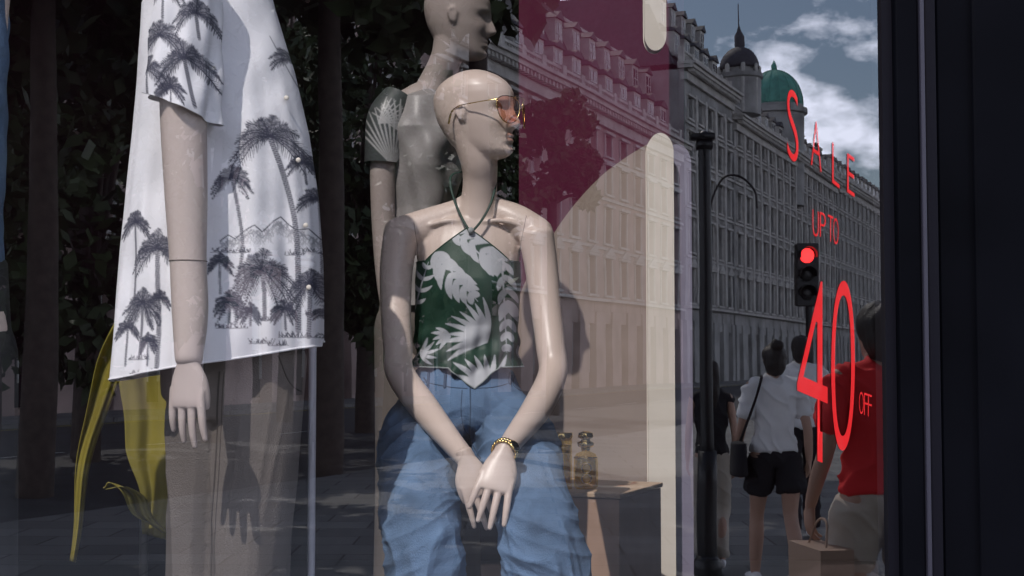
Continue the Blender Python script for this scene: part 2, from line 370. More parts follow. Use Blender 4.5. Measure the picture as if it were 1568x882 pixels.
for pts,r in (([(716,578),(717,600),(718,640),(716,676)],.0018),([(704,600),(703,635),(708,662),(716,674)],.0012),([(716,676),(722,690),(735,705)],.0018),
    ([(640,580),(650,594),(636,608),(612,614)],.0017),([(788,578),(786,592),(800,602),(822,608)],.0017),
    ([(632,585),(680,594),(712,597)],.0015),([(720,597),(760,594),(800,582)],.0015),
    ([(648,574),(648,592)],.004),([(780,574),(780,590)],.004),([(676,576),(676,595)],.004)):
    surf_line(jb,pts,r,M['denimline'],'denim_seam',SM)
# halter top (wraps the torso, point at neck, pointed tied hem)
HD=3.51
def px_of(V,D):
    u=V[:,0]/D; z=(V[:,2]-EYE)/D
    py=441-FPX*(z*cP-sP)/(cP+z*sP); v=(441-py)/FPX
    return 784+FPX*u*(cP-v*sP),py
rows=190; cols=440
th=np.linspace(0,2*np.pi,cols,endpoint=False)   # th=-pi/2 faces the street
tabp=np.array([330,350,375,402,430,460,500,535,560,600])
hw =np.array([.128,.128,.128,.128,.131,.129,.127,.126,.130,.142])
hd =np.array([.058,.076,.090,.101,.108,.108,.104,.112,.134,.164])
frontness=np.clip(-np.sin(th),0,1)
xs=np.cos(th)
topy=np.where(frontness>0, 402-50*np.clip(1-np.abs(xs+0.0)/.80,0,1)**.9*(frontness>0.1), 402)
boty=564+30*np.clip(1-np.abs(xs-.17)/.46,0,1)*frontness-3*np.abs(xs)
V=[]
for i in range(rows):
    v=i/(rows-1); py=topy*(1-v)+boty*v
    w=np.interp(py,tabp,hw); d=np.interp(py,tabp,hd)
    cx=(717-784)/FPX*HD+ (py-400)*-.00002
    z=EYE+(555-py)/FPX*HD
    fold=.0045*np.sin(th*9+py*.05+2*np.sin(py*.021+th*2))*np.clip((py-440)/100,0,1)+.003*np.sin(th*23+py*.03)*np.clip((py-470)/80,0,1)
    gather=.006*np.sin((py+40*np.cos(th))*.16)*np.clip((py-490)/60,0,1)
    x=cx+(w+fold+gather)*np.cos(th)
    bust=.020*(np.exp(-((x-cx+.055)/.05)**2)+np.exp(-((x-cx-.057)/.05)**2))*np.exp(-((py-442)/38)**2)*(frontness>0)
    y=HD+(d+fold+gather)*np.sin(th)-bust
    V.append(np.stack([x,y,z],1))
V=np.vstack(V); F=[]
for i in range(rows-1):
    for j in range(cols): F.append((i*cols+j,(i+1)*cols+j,(i+1)*cols+(j+1)%cols,i*cols+(j+1)%cols))
hemline=V.reshape(rows,cols,3)[-1]
c=Canvas(600,840,320,620,2.4)
def fan(cx,cy,a0,a1,n,L,w,lv=None,gap=0):
    for k in range(n):
        a=math.radians(a0+(a1-a0)*k/(n-1)); l=L*(lv[k] if lv else random.uniform(.85,1.08))
        c.blade((cx+math.cos(a)*gap,cy+math.sin(a)*gap),(cx+math.cos(a)*l,cy+math.sin(a)*l),1.5,w,1,1,bend=l*.07)
def split(p0,p1,n,L,w,bend=0,ang=55):
    P=cr([p0,((p0[0]+p1[0])/2+bend,(p0[1]+p1[1])/2),p1],8); c.blade(p0,p1,3,2,1,1)
    for k in range(n):
        t=(k+.5)/n; i=int(t*(len(P)-1)); q=P[i]; d=nrmz(P[min(i+1,len(P)-1)]-P[max(i-1,0)])
        for sd in (-1,1):
            a=math.radians(ang*sd); e=np.array([d[0]*math.cos(a)-d[1]*math.sin(a),d[0]*math.sin(a)+d[1]*math.cos(a)]); l=L*math.sin(math.pi*(.18+.75*t))
            c.blade(q,q+e*l,w*.8,w,1,1,bend=l*.1*sd)
split((664,384),(732,462),7,36,10.5,-8,38)
split((690,350),(768,418),7,34,10.5,10,36)
fan(746,524,-205,-95,10,72,9.5)
fan(690,515,-230,-150,5,30,7)
split((768,385),(776,540),9,26,9,6,36)
split((632,470),(655,400),4,22,6)
fan(640,540,-60,40,5,30,6)
fan(742,596,-172,-8,11,60,10.5)
fan(742,600,-150,-30,6,42,9)
px,py=px_of(V,HD-.1); 
a=c.sample(px,py); a=np.where(V[:,1]>HD,c.sample(1440-px,py),a)
green=np.array([.016,.048,.032]); pale=np.array([.42,.43,.46])
col=np.ones((len(V),4)); col[:,:3]=green*(1-a[:,None])+pale*a[:,None]
ht=mk('halter_top',V,F,M['halter'],SM,True,col)
hv,hf=tube(np.vstack([hemline,hemline[:1]]),.0018,ref=(0,0,1),seg=6,n=1); mk('halter_hem',hv,hf,M['halter'],SM,True,np.tile([.26,.29,.29,1],(len(hv),1)))
topl=V.reshape(rows,cols,3)[0]; hv,hf=tube(np.vstack([topl,topl[:1]]),.0016,ref=(0,0,1),seg=6,n=1); mk('halter_top_binding',hv,hf,M['halter'],SM,True,np.tile([.02,.055,.038,1],(len(hv),1)))
def strap(pts):
    V,F=tube(pts,[(.0032,.0018)]*len(pts),ref=(1,0,0),seg=8); mk('halter_strap',V,F,M['halter'],SM,True,np.tile([.020,.045,.035,1],(len(V),1)))
strap([X(720,356,3.425),X(708,335,3.44),X(697,310,3.462),X(690,285,3.478),X(692,268,3.50),X(712,262,3.545)])
strap([X(722,356,3.425),X(737,338,3.44),X(750,315,3.458),X(757,292,3.478),X(758,272,3.50),X(745,262,3.545)])
V,F=ellipsoid(X(721,353,3.42),(.008,.006,.008),8); mk('halter_knot',V,F,M['halter'],SM,True,np.tile([.3,.32,.32,1],(len(V),1)))
# sunglasses in head frame
SG=empty('sunglasses',HL([.09,0,.12])[0]); SG.parent=SM; SG.matrix_parent_inverse=Matrix.Translation(-Vector(SM.location))
lensm=glassmat('peach_lens',(0.80,0.44,0.33),0.12)
Hh=.226
for sy in (-1,1):
    out=[]
    for k in range(32):
        a=2*math.pi*k/32; yy=math.cos(a); zz=math.sin(a)
        yy=np.sign(yy)*abs(yy)**.8; zq=np.sign(zz)*abs(zz)**.85
        y=.041+yy*.034*(1 if zq>-.2 else 1-.20*(-zq)); z=.515*Hh+zq*(.025 if zq>0 else .041)
        x=.117-.024*((y-.010)/.055)**1.0 if y>.010 else .117
        out.append((x,sy*y,z))
    W=HL(np.array(out)); V,F=tube(np.vstack([W,W[:1]]),.0013,ref=(0.2,.3,1),seg=8,n=2); o=mk('wire_rim',V,F,M['gold'],SG)
    cen=W.mean(0); mk('lens',np.vstack([W,[cen]]),[(k,(k+1)%32,32) for k in range(32)],lensm,SG)
    T=HL(np.array([[.090,sy*.074,.575*Hh],[.07,sy*.080,.57*Hh],[.03,sy*.083,.56*Hh],[-.005,sy*.082,.55*Hh],[-.03,sy*.080,.50*Hh],[-.042,sy*.077,.38*Hh]]))
    V,F=tube(T,[.0013,.0013,.0013,.0015,.0024,.0026],ref=(0,.1,1),seg=8); mk('temple_arm',V,F,M['gold'],SG)
W=HL(np.array([[.117,-.009,.53*Hh],[.122,0,.54*Hh],[.117,.009,.53*Hh]])); V,F=tube(W,.0011,ref=(0,0,1),seg=8); mk('bridge',V,F,M['gold'],SG)
W=HL(np.array([[.115,-.024,.62*Hh],[.121,0,.622*Hh],[.115,.024,.62*Hh]])); V,F=tube(W,.0010,ref=(0,0,1),seg=8); mk('brow_bar',V,F,M['gold'],SG)
# bracelet watch
t=nrmz(wR-np.array(aR[-2])); A=nrmz(np.array([0,1,.1])-np.dot([0,1,.1],t)*t); B=np.cross(t,A); bp=[]
for off in (-.005,.005):
    for k in range(22):
        a=2*math.pi*k/22; p=wR+t*(off-.004)+(A*math.cos(a)+B*math.sin(a))*.0270
        tt=-A*math.sin(a)+B*math.cos(a); R=np.stack([tt,t,A*math.cos(a)+B*math.sin(a)],1); bp.append(ellipsoid(p,(.0052,.0048,.0028),6,R))
p=wR-t*.004-A*.028+B*.004; bp.append(ellipsoid(p,(.014,.014,.005),10,np.stack([B,t,A],1)))
V,F=merge(bp); mk('gold_bracelet_watch',V,F,M['gold'],SM)
# stool
ST=empty('bar_stool',(S(712,600,3.55)[0],3.55,FLOOR)); sx=ST.location.x
prt=[tube([(sx,3.54,1.30),(sx,3.54,1.335)],.17,seg=40,ck=.05)]
V,F=merge(prt); mk('seat',V,F,M['wood'],ST)
lp=[]
for a,b in ((-1,-1),(1,-1),(1,1),(-1,1)): lp.append(tube([(sx+a*.10,3.54+b*.10,1.30),(sx+a*.19,3.54+b*.19,FLOOR+.01)],.015,seg=12))
for q in (.95,):
    for (a,b),(e,f) in (((-1,-1),(1,-1)),((1,-1),(1,1)),((1,1),(-1,1)),((-1,1),(-1,-1))): lp.append(tube([(sx+a*.147,3.54+b*.147,q),(sx+e*.147,3.54+f*.147,q)],.010,ref=(0,0,1),seg=10))
V,F=merge(lp); mk('legs',V,F,M['wood'],ST)

# ================================================================ MALE MANNEQUIN, PALM SHIRT
TD=2.82
MM=empty('standing_mannequin',(S(350,500,TD)[0],TD,FLOOR))
aM=[X(283,-30,2.66),X(281,90,2.65),X(281,180,2.645),X(285,300,2.63),X(288,400,2.615),X(291,480,2.60),X(289,552,2.58)]
rM=[.046,.045,.0435,.0395,.034,.033,.025]
parts=[tube(aM,rM,ref=(0,1,0),ck=.5)]
parts.append(tube([X(330,540,TD+.03),X(330,400,TD+.03),X(330,200,TD+.03),X(320,60,TD+.03),X(316,-30,TD+.03)],[(.12,.09),(.11,.08),(.10,.07),(.085,.055),(.07,.035)],ck=.2))
parts.append(tube([X(318,-60,TD+.02),X(322,-180,TD+.01)],[(.06,.05),(.055,.055)]))
parts.append(tube([X(270,-55,2.74),X(318,-70,TD),X(372,-60,2.95)],[.035,.035,.035],ref=(0,1,0)))
a2=[X(372,-55,2.97),X(395,200,3.01),X(400,380,3.01),X(405,545,3.0)]
parts.append(tube(a2,[.040,.036,.033,.024],ref=(0,1,0)))
hpm,_=head(X(330,-195,TD),math.radians(-20),H=.24); parts+=hpm
remesh('body',parts,M['skin2'],MM,.0045,4)
w=np.array(aM[-1]); remesh('hand_1',hand(w,np.array(X(283,700,2.57))-w,(.35,.9,0),1,s=.92,curl=(.06,.12,.15),fan=.05,thumb=.0),M['skin2'],MM,.0021,3)
w=np.array(a2[-1]); remesh('hand_2',hand(w,(0,0,-1),(.2,-1,0),1,s=.8),M['skin2'],MM,.003,3)
ringseam(aM[4],(0,0,1),.0345,MM)
# shirt print
c=Canvas(120,520,-120,620,1.9)
palm(c,403,200,56,[(424,260),(442,340),(446,420),(447,505)],8,nf=21); palm(c,350,268,32,[(362,330),(368,380),(360,440),(360,495)],5,nf=17)
palm(c,396,412,46,[(400,445),(401,488)],6,nf=21,a0=-230,a1=50); palm(c,462,430,38,[(463,460),(462,515)],6,nf=19,a0=-235,a1=55); palm(c,350,460,24,[(350,495)],4,nf=17,a0=-230,a1=50); palm(c,470,290,28,[(474,350),(476,420)],4,nf=17)
palm(c,232,378,42,[(236,450),(238,520),(236,572)],7,nf=19); palm(c,192,335,28,[(195,400),(193,470)],4,nf=17); palm(c,208,462,36,[(208,500),(206,548)],5,nf=19,a0=-235,a1=55); palm(c,182,500,22,[(180,560)],4)
palm(c,430,60,30,[(440,110)],4); palm(c,450,235,24,[(455,270)],3,nf=15); palm(c,380,475,18,[(380,498)],3,nf=15,a0=-230,a1=50); palm(c,428,470,20,[(430,505)],3,nf=15,a0=-230,a1=50); palm(c,238,455,20,[(240,500)],3,nf=15); palm(c,335,400,20,[(337,450)],3,nf=15); palm(c,222,520,18,[(222,560)],3,nf=15,a0=-230,a1=50); palm(c,484,470,18,[(484,510)],3,nf=13)
for oy,st in ((0,1.0),(10,.6)):
    for k,(x,y) in enumerate([(335,368),(346,358),(356,364),(372,350),(385,342),(396,352),(410,334),(420,326),(432,338),(444,346),(460,342),(478,360)]):
        y+=oy
        if k:
            c.blade(pp,(x,y),1.6,1.6,1.3,.8*st)
            for q in range(8): c.blade(((x+pp[0])/2+random.uniform(-8,8),(y+pp[1])/2+3),((x+pp[0])/2+random.uniform(-10,10),(y+pp[1])/2+16),1,1.3,.5,.5*st)
        pp=(x,y)
for gx,gy,gw in ((355,502,22),(400,490,18),(450,515,30),(205,550,20),(238,572,14),(345,470,14),(395,525,16),(470,480,12),(335,385,14),(470,378,18),(420,528,14),(360,385,20),(440,385,14),(200,575,12)): grass(c,gx,gy,gw)
c.blade((452,-40),(470,200),1.4,1.2,1.4,.4); c.blade((470,200),(480,540),1.4,1.2,1.4,.4)
c.blade((398,35),(436,108),1.6,1.5,1.6,.5); c.blade((412,25),(436,60),1.4,1.2,1.4,.4)
def printcol(V,D,cv,base=(.80,.79,.82),ink=(.045,.045,.075),D2=None):
    px,py=px_of(V,D); a=np.clip(cv.sample(px,py)*1.15,0,1); col=np.ones((len(V),4)); col[:,:3]=np.array(base)*(1-a[:,None])+np.array(ink)*a[:,None]; return col
pyk=np.array([-75,-50,0,100,200,300,400,500,585])
lf =np.array([275,232,208,203,197,190,184,178,172])
rt =np.array([372,400,412,443,466,481,488,490,492])
dp =np.array([.06,.095,.115,.125,.135,.145,.16,.175,.185])
rows=480; cols=560; th=np.linspace(0,2*np.pi,cols,endpoint=False); V=[]
boty=np.where(np.sin(th)<0,556-27*np.cos(th),552-30*np.cos(th))
for i in range(rows):
    v=i/(rows-1); py=-75*(1-v)+boty*v
    l=np.interp(py,pyk,lf);r=np.interp(py,pyk,rt);d=np.interp(py,pyk,dp)
    kk=TD/FPX; cx=((l+r)/2-784)*kk; w=(r-l)/2*kk; z=EYE+(555-py)*kk
    q=np.clip((py-50)/400,0,1)
    fold=q*(.011*np.sin(th*5+1.2+.003*py)+.007*np.sin(th*11+.5+np.sin(py*.008)*1.3)+.003*np.sin(th*23+py*.01))
    cre=.005*np.sin(py*.055+th*4+1.5*np.sin(th*2+py*.01))*np.exp(-((py-60)/110)**2)+.003*np.sin(py*.03-th*7)+.002*np.sin(py*.06+th*3)
    cs=np.cos(th);sn=np.sin(th)
    x=cx+(w+.3*fold)*np.sign(cs)*np.abs(cs)**.85; y=TD+.03+(d+fold+cre)*np.sign(sn)*np.abs(sn)**.9
    V.append(np.stack([x,y,z],1))
V=np.vstack(V)
idx=np.arange(rows*cols).reshape(rows,cols); nx=np.roll(idx,-1,axis=1)
F=np.stack([idx[:-1].ravel(),idx[1:].ravel(),nx[1:].ravel(),nx[:-1].ravel()],1)
mk('palm_print_shirt',V,F,M['shirt'],MM,True,printcol(V,TD-.15,c))
hm=V.reshape(rows,cols,3)[-1]; hv,hf=tube(np.vstack([hm,hm[:1]]),.0022,ref=(0,0,1),seg=6,n=1); mk('shirt_hem',hv,hf,M['shirt'],MM,True,np.tile([.8,.79,.82,1],(len(hv),1)))
for by in (150,245,345,440):
    bx_=np.interp(by,pyk,rt)-16; V2,F2=ellipsoid(X(bx_,by,TD-.06),(.005,.003,.005),8); mk('shirt_button',V2,F2,M['cream'],MM)
# sleeve
cs2=Canvas(180,350,-120,220,2.2)
palm(cs2,285,92,44,[(292,130),(300,165)],5,nf=17); palm(cs2,222,105,36,[(226,150),(228,178)],5); palm(cs2,245,55,40,None); palm(cs2,300,20,34,[(305,60)],4); palm(cs2,250,-20,34,[(250,30)],4); palm(cs2,262,135,26,[(264,160)],3,nf=15)
rows2=180;cols2=360;th=np.linspace(0,2*np.pi,cols2,endpoint=False);V=[]
for i in range(rows2):
    v=i/(rows2-1); cxp=282-10*v
    endy=164+24*np.cos(th); py=-60+(endy+60)*v
    w=.057+.012*v; d=.068+.008*v; kk=2.65/FPX
    fold=(.3+.7*v)*(.006*np.sin(th*5+1)+.004*np.sin(th*9+2*v)+.003*np.sin(py*.07+th*3))
    x=((cxp)-784)*kk+(w+fold)*np.cos(th); y=2.66+(d+fold)*np.sin(th); z=EYE+(555-py)*kk
    V.append(np.stack([x,y,z],1))
V=np.vstack(V); idx=np.arange(rows2*cols2).reshape(rows2,cols2); nx=np.roll(idx,-1,axis=1)
F=np.stack([idx[:-1].ravel(),idx[1:].ravel(),nx[1:].ravel(),nx[:-1].ravel()],1)
mk('shirt_sleeve',V,F,M['shirt'],MM,True,printcol(V,2.60,cs2))
# trousers
tp=[tube([X(348,470,TD+.03),X(350,540,TD+.03),X(358,600,TD+.02),X(356,640,TD+.02)],[(.136,.11),(.142,.115),(.142,.11),(.12,.10)],ck=.1)]
tp.append(tube([X(402,545,TD+.01),X(396,640,TD),X(388,760,TD),X(380,880,TD),X(374,1050,TD+.01),X(374,1240,TD+.02)],[(.092,.10),(.092,.10),(.085,.098),(.078,.095),(.078,.095),(.082,.10)],ck=.5))
tp.append(tube([X(322,545,TD+.03),X(316,640,TD+.03),X(310,760,TD+.04),X(306,880,TD+.05),X(303,1060,TD+.05),X(298,1240,TD+.05)],[(.080,.095),(.078,.095),(.070,.09),(.064,.09),(.070,.09),(.075,.095)],ck=.5))
tr=remesh('trousers',tp,M['taupe'],MM,.0045,7,True)
def tf(c):
    x,y,z=c; w=noise.noise((x*4,y*4,z*2)); b=noise.noise((x*11+w+z*1.9,y*6,z*1.0)); r=max(0,1-abs(b)*2.6)**1.6
    b2=noise.noise((x*24+w-z*2.2+7,y*9,z*2.0)); r4=max(0,1-abs(b2)*3.0)**2
    low=min(1,max(.2,(1.56-z)/.15))
    return (.010*r+.003*r4+.005*w)*low-.005
displace(tr,tf); tb=bvh_of(tr)
surf_line(tb,[(330,570),(325,650),(321,720),(316,800),(313,900)],.0020,M['tseam'],'side_seam',MM,D=2.7,n=10)
surf_line(tb,[(337,570),(332,650),(328,720),(323,800),(320,900)],.0010,M['tseam'],'side_seam',MM,D=2.7,n=10)
surf_line(tb,[(420,545),(438,590),(468,612)],.0018,M['tseam'],'pocket_seam',MM,D=2.7,n=10)

# ================================================================ STANDING FEMALE MANNEQUIN BEHIND
BD=3.95
BM=empty('standing_mannequin',(S(655,300,BD)[0],BD,FLOOR))
hb,_=head(X(702,92,BD),math.radians(-8),pitch=math.radians(3),H=.228,Ls=1.0)
parts=list(hb)
parts.append(tube([X(655,160,BD+.01),X(668,125,BD+.01),X(683,90,BD),X(692,55,BD)],[(.06,.055),(.047,.046),(.044,.046),(.05,.052)]))
parts.append(tube([X(592,178,BD-.05),X(625,158,BD-.02),X(655,146,BD),X(690,156,BD+.05),X(722,176,BD+.12)],[.04,.04,.042,.04,.04],ref=(0,1,0)))
parts.append(tube([X(655,160,BD),X(652,220,BD),X(650,320,BD),X(652,420,BD),X(655,500,BD)],[(.10,.07),(.095,.09),(.08,.08),(.10,.09),(.12,.11)],ck=.3))
parts.append(tube([X(590,182,BD-.05),X(586,270,BD-.06),X(588,360,BD-.06),X(596,450,BD-.08),X(610,530,BD-.12)],[.040,.035,.032,.030,.022],ref=(0,1,0)))
parts.append(tube([X(722,182,BD+.12),X(730,270,BD+.13),X(728,360,BD+.12),X(720,530,BD+.02)],[.040,.035,.032,.022],ref=(0,1,0)))
remesh('body',parts,M['skin_shade'],BM,.0040,4)
for nm,wp in (('hand_1',X(610,530,BD-.12)),('hand_2',X(720,530,BD+.02))): remesh(nm,hand(wp,(.1,-.1,-1),(.3,1,0),1,s=.9),M['skin_shade'],BM,.003,3)
c=Canvas(540,740,100,560,1.5)
def leafp(cv,x,y,a,L,w,n=6):
    for k in range(n):
        aa=math.radians(a-35+70*k/(n-1)); cv.blade((x,y),(x+math.cos(aa)*L,y+math.sin(aa)*L),1,w,1,1)
leafp(c,602,255,-98,95,3,12); leafp(c,580,190,-40,45,2.5,8); leafp(c,610,200,-110,50,2.5,7)
pyk=np.array([138,150,200,260,320,400,470]); lf=np.array([640,600,590,600,604,598,590]); rt=np.array([672,695,704,704,694,704,712]); dp=np.array([.05,.08,.115,.12,.11,.125,.14])
rows=200;cols=260;th=np.linspace(0,2*np.pi,cols,endpoint=False);V=[]
for i in range(rows):
    py=138+(470-138)*i/(rows-1); l,r,d=[np.interp(py,pyk,q) for q in (lf,rt,dp)]; kk=BD/FPX
    fold=.007*np.sin(th*4+py*.022+1.6*math.sin(py*.03))+.004*np.sin(py*.055+th*3)+.002*np.sin(th*9-py*.05)
    q=min(1,(py-138)/50); fold=fold*q
    V.append(np.stack([((l+r)/2-784)*kk+((r-l)/2*kk+fold)*np.cos(th),BD+(d+fold)*np.sin(th),np.full(cols,EYE+(555-py)*kk)],1))
V=np.vstack(V); idx=np.arange(rows*cols).reshape(rows,cols); nx=np.roll(idx,-1,axis=1)
F=np.stack([idx[:-1].ravel(),idx[1:].ravel(),nx[1:].ravel(),nx[:-1].ravel()],1)
mk('satin_blouse',V,F,M['blouse'],BM,True,np.tile([.25,.232,.225,1],(len(V),1)))
V,F=tube([X(612,150,BD-.03),X(594,180,BD-.05),X(588,215,BD-.06),X(586,250,BD-.06)],[.048,.056,.052,.050],ref=(0,1,0),seg=160,n=40,caps=False)
px,py=px_of(V,BD-.1); a=c.sample(px,py); col=np.ones((len(V),4)); col[:,:3]=np.array([.05,.055,.055])*(1-a[:,None])+np.array([.34,.335,.33])*a[:,None]
mk('printed_cap_sleeve',V,F,M['blouse'],BM,True,col)
tp=[tube([X(652,440,BD),X(652,500,BD)],[(.12,.11),(.14,.12)],ck=.2)]
for sx_ in (-1,1): tp.append(tube([X(652+sx_*32,500,BD+.03*sx_),X(654+sx_*38,750,BD+.03*sx_),X(655+sx_*40,1040,BD+.03*sx_)],[(.085,.1),(.075,.085),(.085,.09)]))
remesh('trousers',tp,M['taupe'],BM,.008,6)

# ================================================================ FOURTH MANNEQUIN (denim jacket, mostly past the left edge)
DM=empty('standing_mannequin',(S(-90,500,2.75)[0],2.75,FLOOR))
hb,_=head(X(-100,-190,2.75),math.radians(-60),H=.235)
parts=list(hb)+[tube([X(-100,-80,2.75),X(-100,-200,2.75)],.052),tube([X(-100,-60,2.75),X(-100,300,2.75),X(-95,560,2.75)],[(.15,.09),(.12,.09),(.14,.10)],ck=.3)]
parts.append(tube([X(-180,-40,2.75),X(-185,250,2.74),X(-175,540,2.66)],[.045,.04,.028],ref=(0,1,0)))
remesh('body',parts,M['skin2'],DM,.006,4)
jk=[tube([X(-85,-60,2.75),X(-90,50,2.75),X(-95,420,2.75)],[(.115,.10),(.125,.12),(.12,.12)],ck=.3),tube([X(-170,-40,2.75),X(-185,200,2.74),X(-178,480,2.68)],[.06,.058,.05],ref=(0,1,0)),
    tube([X(-22,-50,2.72),X(-18,60,2.70),X(-14,150,2.69),X(-16,180,2.69)],[.035,.038,.03,.01],ref=(0,1,0))]
o=remesh('denim_jacket',jk,M['jacket'],DM,.006,5,True); displace(o,lambda c:.008*noise.noise((c[0]*10,c[1]*10,c[2]*16)))
tp=[tube([X(-95,400,2.76),X(-95,560,2.76)],[(.13,.12),(.14,.12)],ck=.2)]
for s_ in (-1,1): tp.append(tube([X(-95+s_*55,540,2.76),X(-92+s_*58,1230,2.76)],[(.08,.1),(.07,.09)]))
remesh('dark_trousers',tp,M['cblack'],DM,.008,5)

# yellow scarf draped on a stand behind the men
YS=empty('yellow_scarf',S(210,640,3.6))
def ribbon(cl,wid,name,m,parent,D,ph=0):
    L=cr(cl,14); W=np.interp(np.linspace(0,1,len(L)),np.linspace(0,1,len(wid)),wid); V=[];n=30
    for i,(p,w) in enumerate(zip(L,W)):
        for j in range(n+1):
            t=j/n-.5; V.append(S(p[0]+t*w+2*math.sin(i*.25+ph),p[1]+t*w*.25,D+.014*math.sin(t*7+i*.05+ph)+.004*math.sin(t*19+i*.09)))
    F=[(i*(n+1)+j,i*(n+1)+j+1,(i+1)*(n+1)+j+1,(i+1)*(n+1)+j) for i in range(len(L)-1) for j in range(n)]
    o=mk(name,V,F,m,parent); o.modifiers.new('t','SOLIDIFY').thickness=.002; return o
ribbon([(205,460),(218,540),(230,620),(238,700),(243,760),(240,822)],[50,80,92,88,62,40],'tail_1',M['yellow'],YS,3.6)
ribbon([(215,470),(170,560),(138,660),(122,760),(112,860)],[50,42,26,16,8],'tail_2',M['yellow'],YS,3.68,2)
ribbon([(158,748),(180,742),(202,758),(222,792),(250,815)],[4,26,36,34,8],'fold',M['yellow'],YS,3.52,1)
V,F=tube([S(225,475,3.72),(S(225,475,3.72)[0],3.72,FLOOR)],.012,seg=12); mk('stand_pole',V,F,M['iron'],YS)
SP=empty('display_pole',S(479,880,3.1)); V,F=tube([S(479,500,3.1),(S(479,500,3.1)[0],3.1,FLOOR+.02)],.0085,seg=16); mk('pole',V,F,M['white'],SP)
V,F=tube([(S(479,500,3.1)[0],3.1,FLOOR),(S(479,500,3.1)[0],3.1,FLOOR+.02)],.12,seg=32,ck=.05); mk('base_plate',V,F,M['white'],SP)

# ================================================================ DISPLAY PANELS
def extr(outline,y0,y1,name,m,parent):
    n=len(outline); V=[(x,y0,z) for x,z in outline]+[(x,y1,z) for x,z in outline]
    F=[tuple(range(n)),tuple(range(2*n-1,n-1,-1))]+[(i,(i+1)%n,n+(i+1)%n,n+i) for i in range(n)]
    o=mk(name,V,F,m,parent,False); b=o.modifiers.new('b','BEVEL'); b.width=.003; b.segments=2; b.limit_method='ANGLE'; return o
def xz(px,py,D): p=S(px,py,D); return (p[0],p[2])
DP=empty('arched_display_panel',S(900,600,4.6))
cv=[(770,560),(800,445),(845,365),(880,315),(920,272),(955,245),(985,226),(1000,218)]
P=[tuple(q) for q in cr([xz(a,b,4.6) for a,b in cv],6)]
x_r=xz(1000,300,4.6)[0]; x_l=xz(770,560,4.6)[0]
extr([(x_l,FLOOR)]+P+[(x_r,FLOOR)],4.6,4.64,'beige_panel',M['beige'],DP)
def capsule(pl,pr,ytop,ybot,D,th,name,m,parent,rt=True,rb=False,zb=None):
    x0=xz(pl,400,D)[0];x1=xz(pr,400,D)[0]; r=(x1-x0)/2; cx=(x0+x1)/2; zt=xz(0,ytop,D)[1]; zb=FLOOR if zb is None else zb; out=[]
    if rt: out+=[(cx+r*math.cos(a),zt-r*1.5+r*1.5*math.sin(a)) for a in np.linspace(0,math.pi,20)]
    else: out+=[(x1,zt),(x0,zt)]
    if rb: out+=[(cx-r*math.cos(a),zb+r*1.5-r*1.5*math.sin(a)) for a in np.linspace(0,math.pi,20)]
    else: out+=[(x0,zb),(x1,zb)]
    extr(out,D,D+th,name,m,parent)
CP=empty('cream_display_post',S(1010,600,4.5))
capsule(993,1031,205,0,4.50,.05,'post',M['cream'],CP)
capsule(1018,1058,222,0,4.56,.04,'return_panel',M['lav'],CP)
CQ=empty('hanging_cream_panel',S(1005,20,4.5))
capsule(990,1021,-260,0,4.50,.05,'drop',M['cream'],CQ,rt=False,rb=True,zb=xz(0,76,4.5)[1])
MP=empty('magenta_backdrop',S(930,200,4.8))
extr([xz(796,1300,4.8),xz(1046,1300,4.8),xz(1046,-420,4.8),xz(796,-420,4.8)],4.8,4.84,'board',M['magenta'],MP)
# plinth
PL=empty('display_plinth',(S(945,760,3.9)[0],3.9,FLOOR))
c0=np.array(S(948,757,3.86)); zt=c0[2]-.012; L=np.array(S(800,700,4.00))[:2]; R=np.array(S(1012,700,4.22))[:2]; Bk=L+R-c0[:2]
def quadprism(pts,z0,z1,name,m,parent):
    V=[(p[0],p[1],z0) for p in pts]+[(p[0],p[1],z1) for p in pts]
    o=mk(name,V,[(3,2,1,0),(4,5,6,7),(0,1,5,4),(1,2,6,5),(2,3,7,6),(3,0,4,7)],m,parent,False); b=o.modifiers.new('b','BEVEL'); b.width=.003; b.segments=2
quadprism([c0[:2],R,Bk,L],FLOOR,zt-.001,'carcass',M['kraft'],PL)
ce=(c0[:2]+Bk)/2; quadprism([ce+(p-ce)*1.03 for p in (c0[:2],R,Bk,L)],zt,zt+.014,'top_board',M['wood'],PL)
ztop=zt+.014
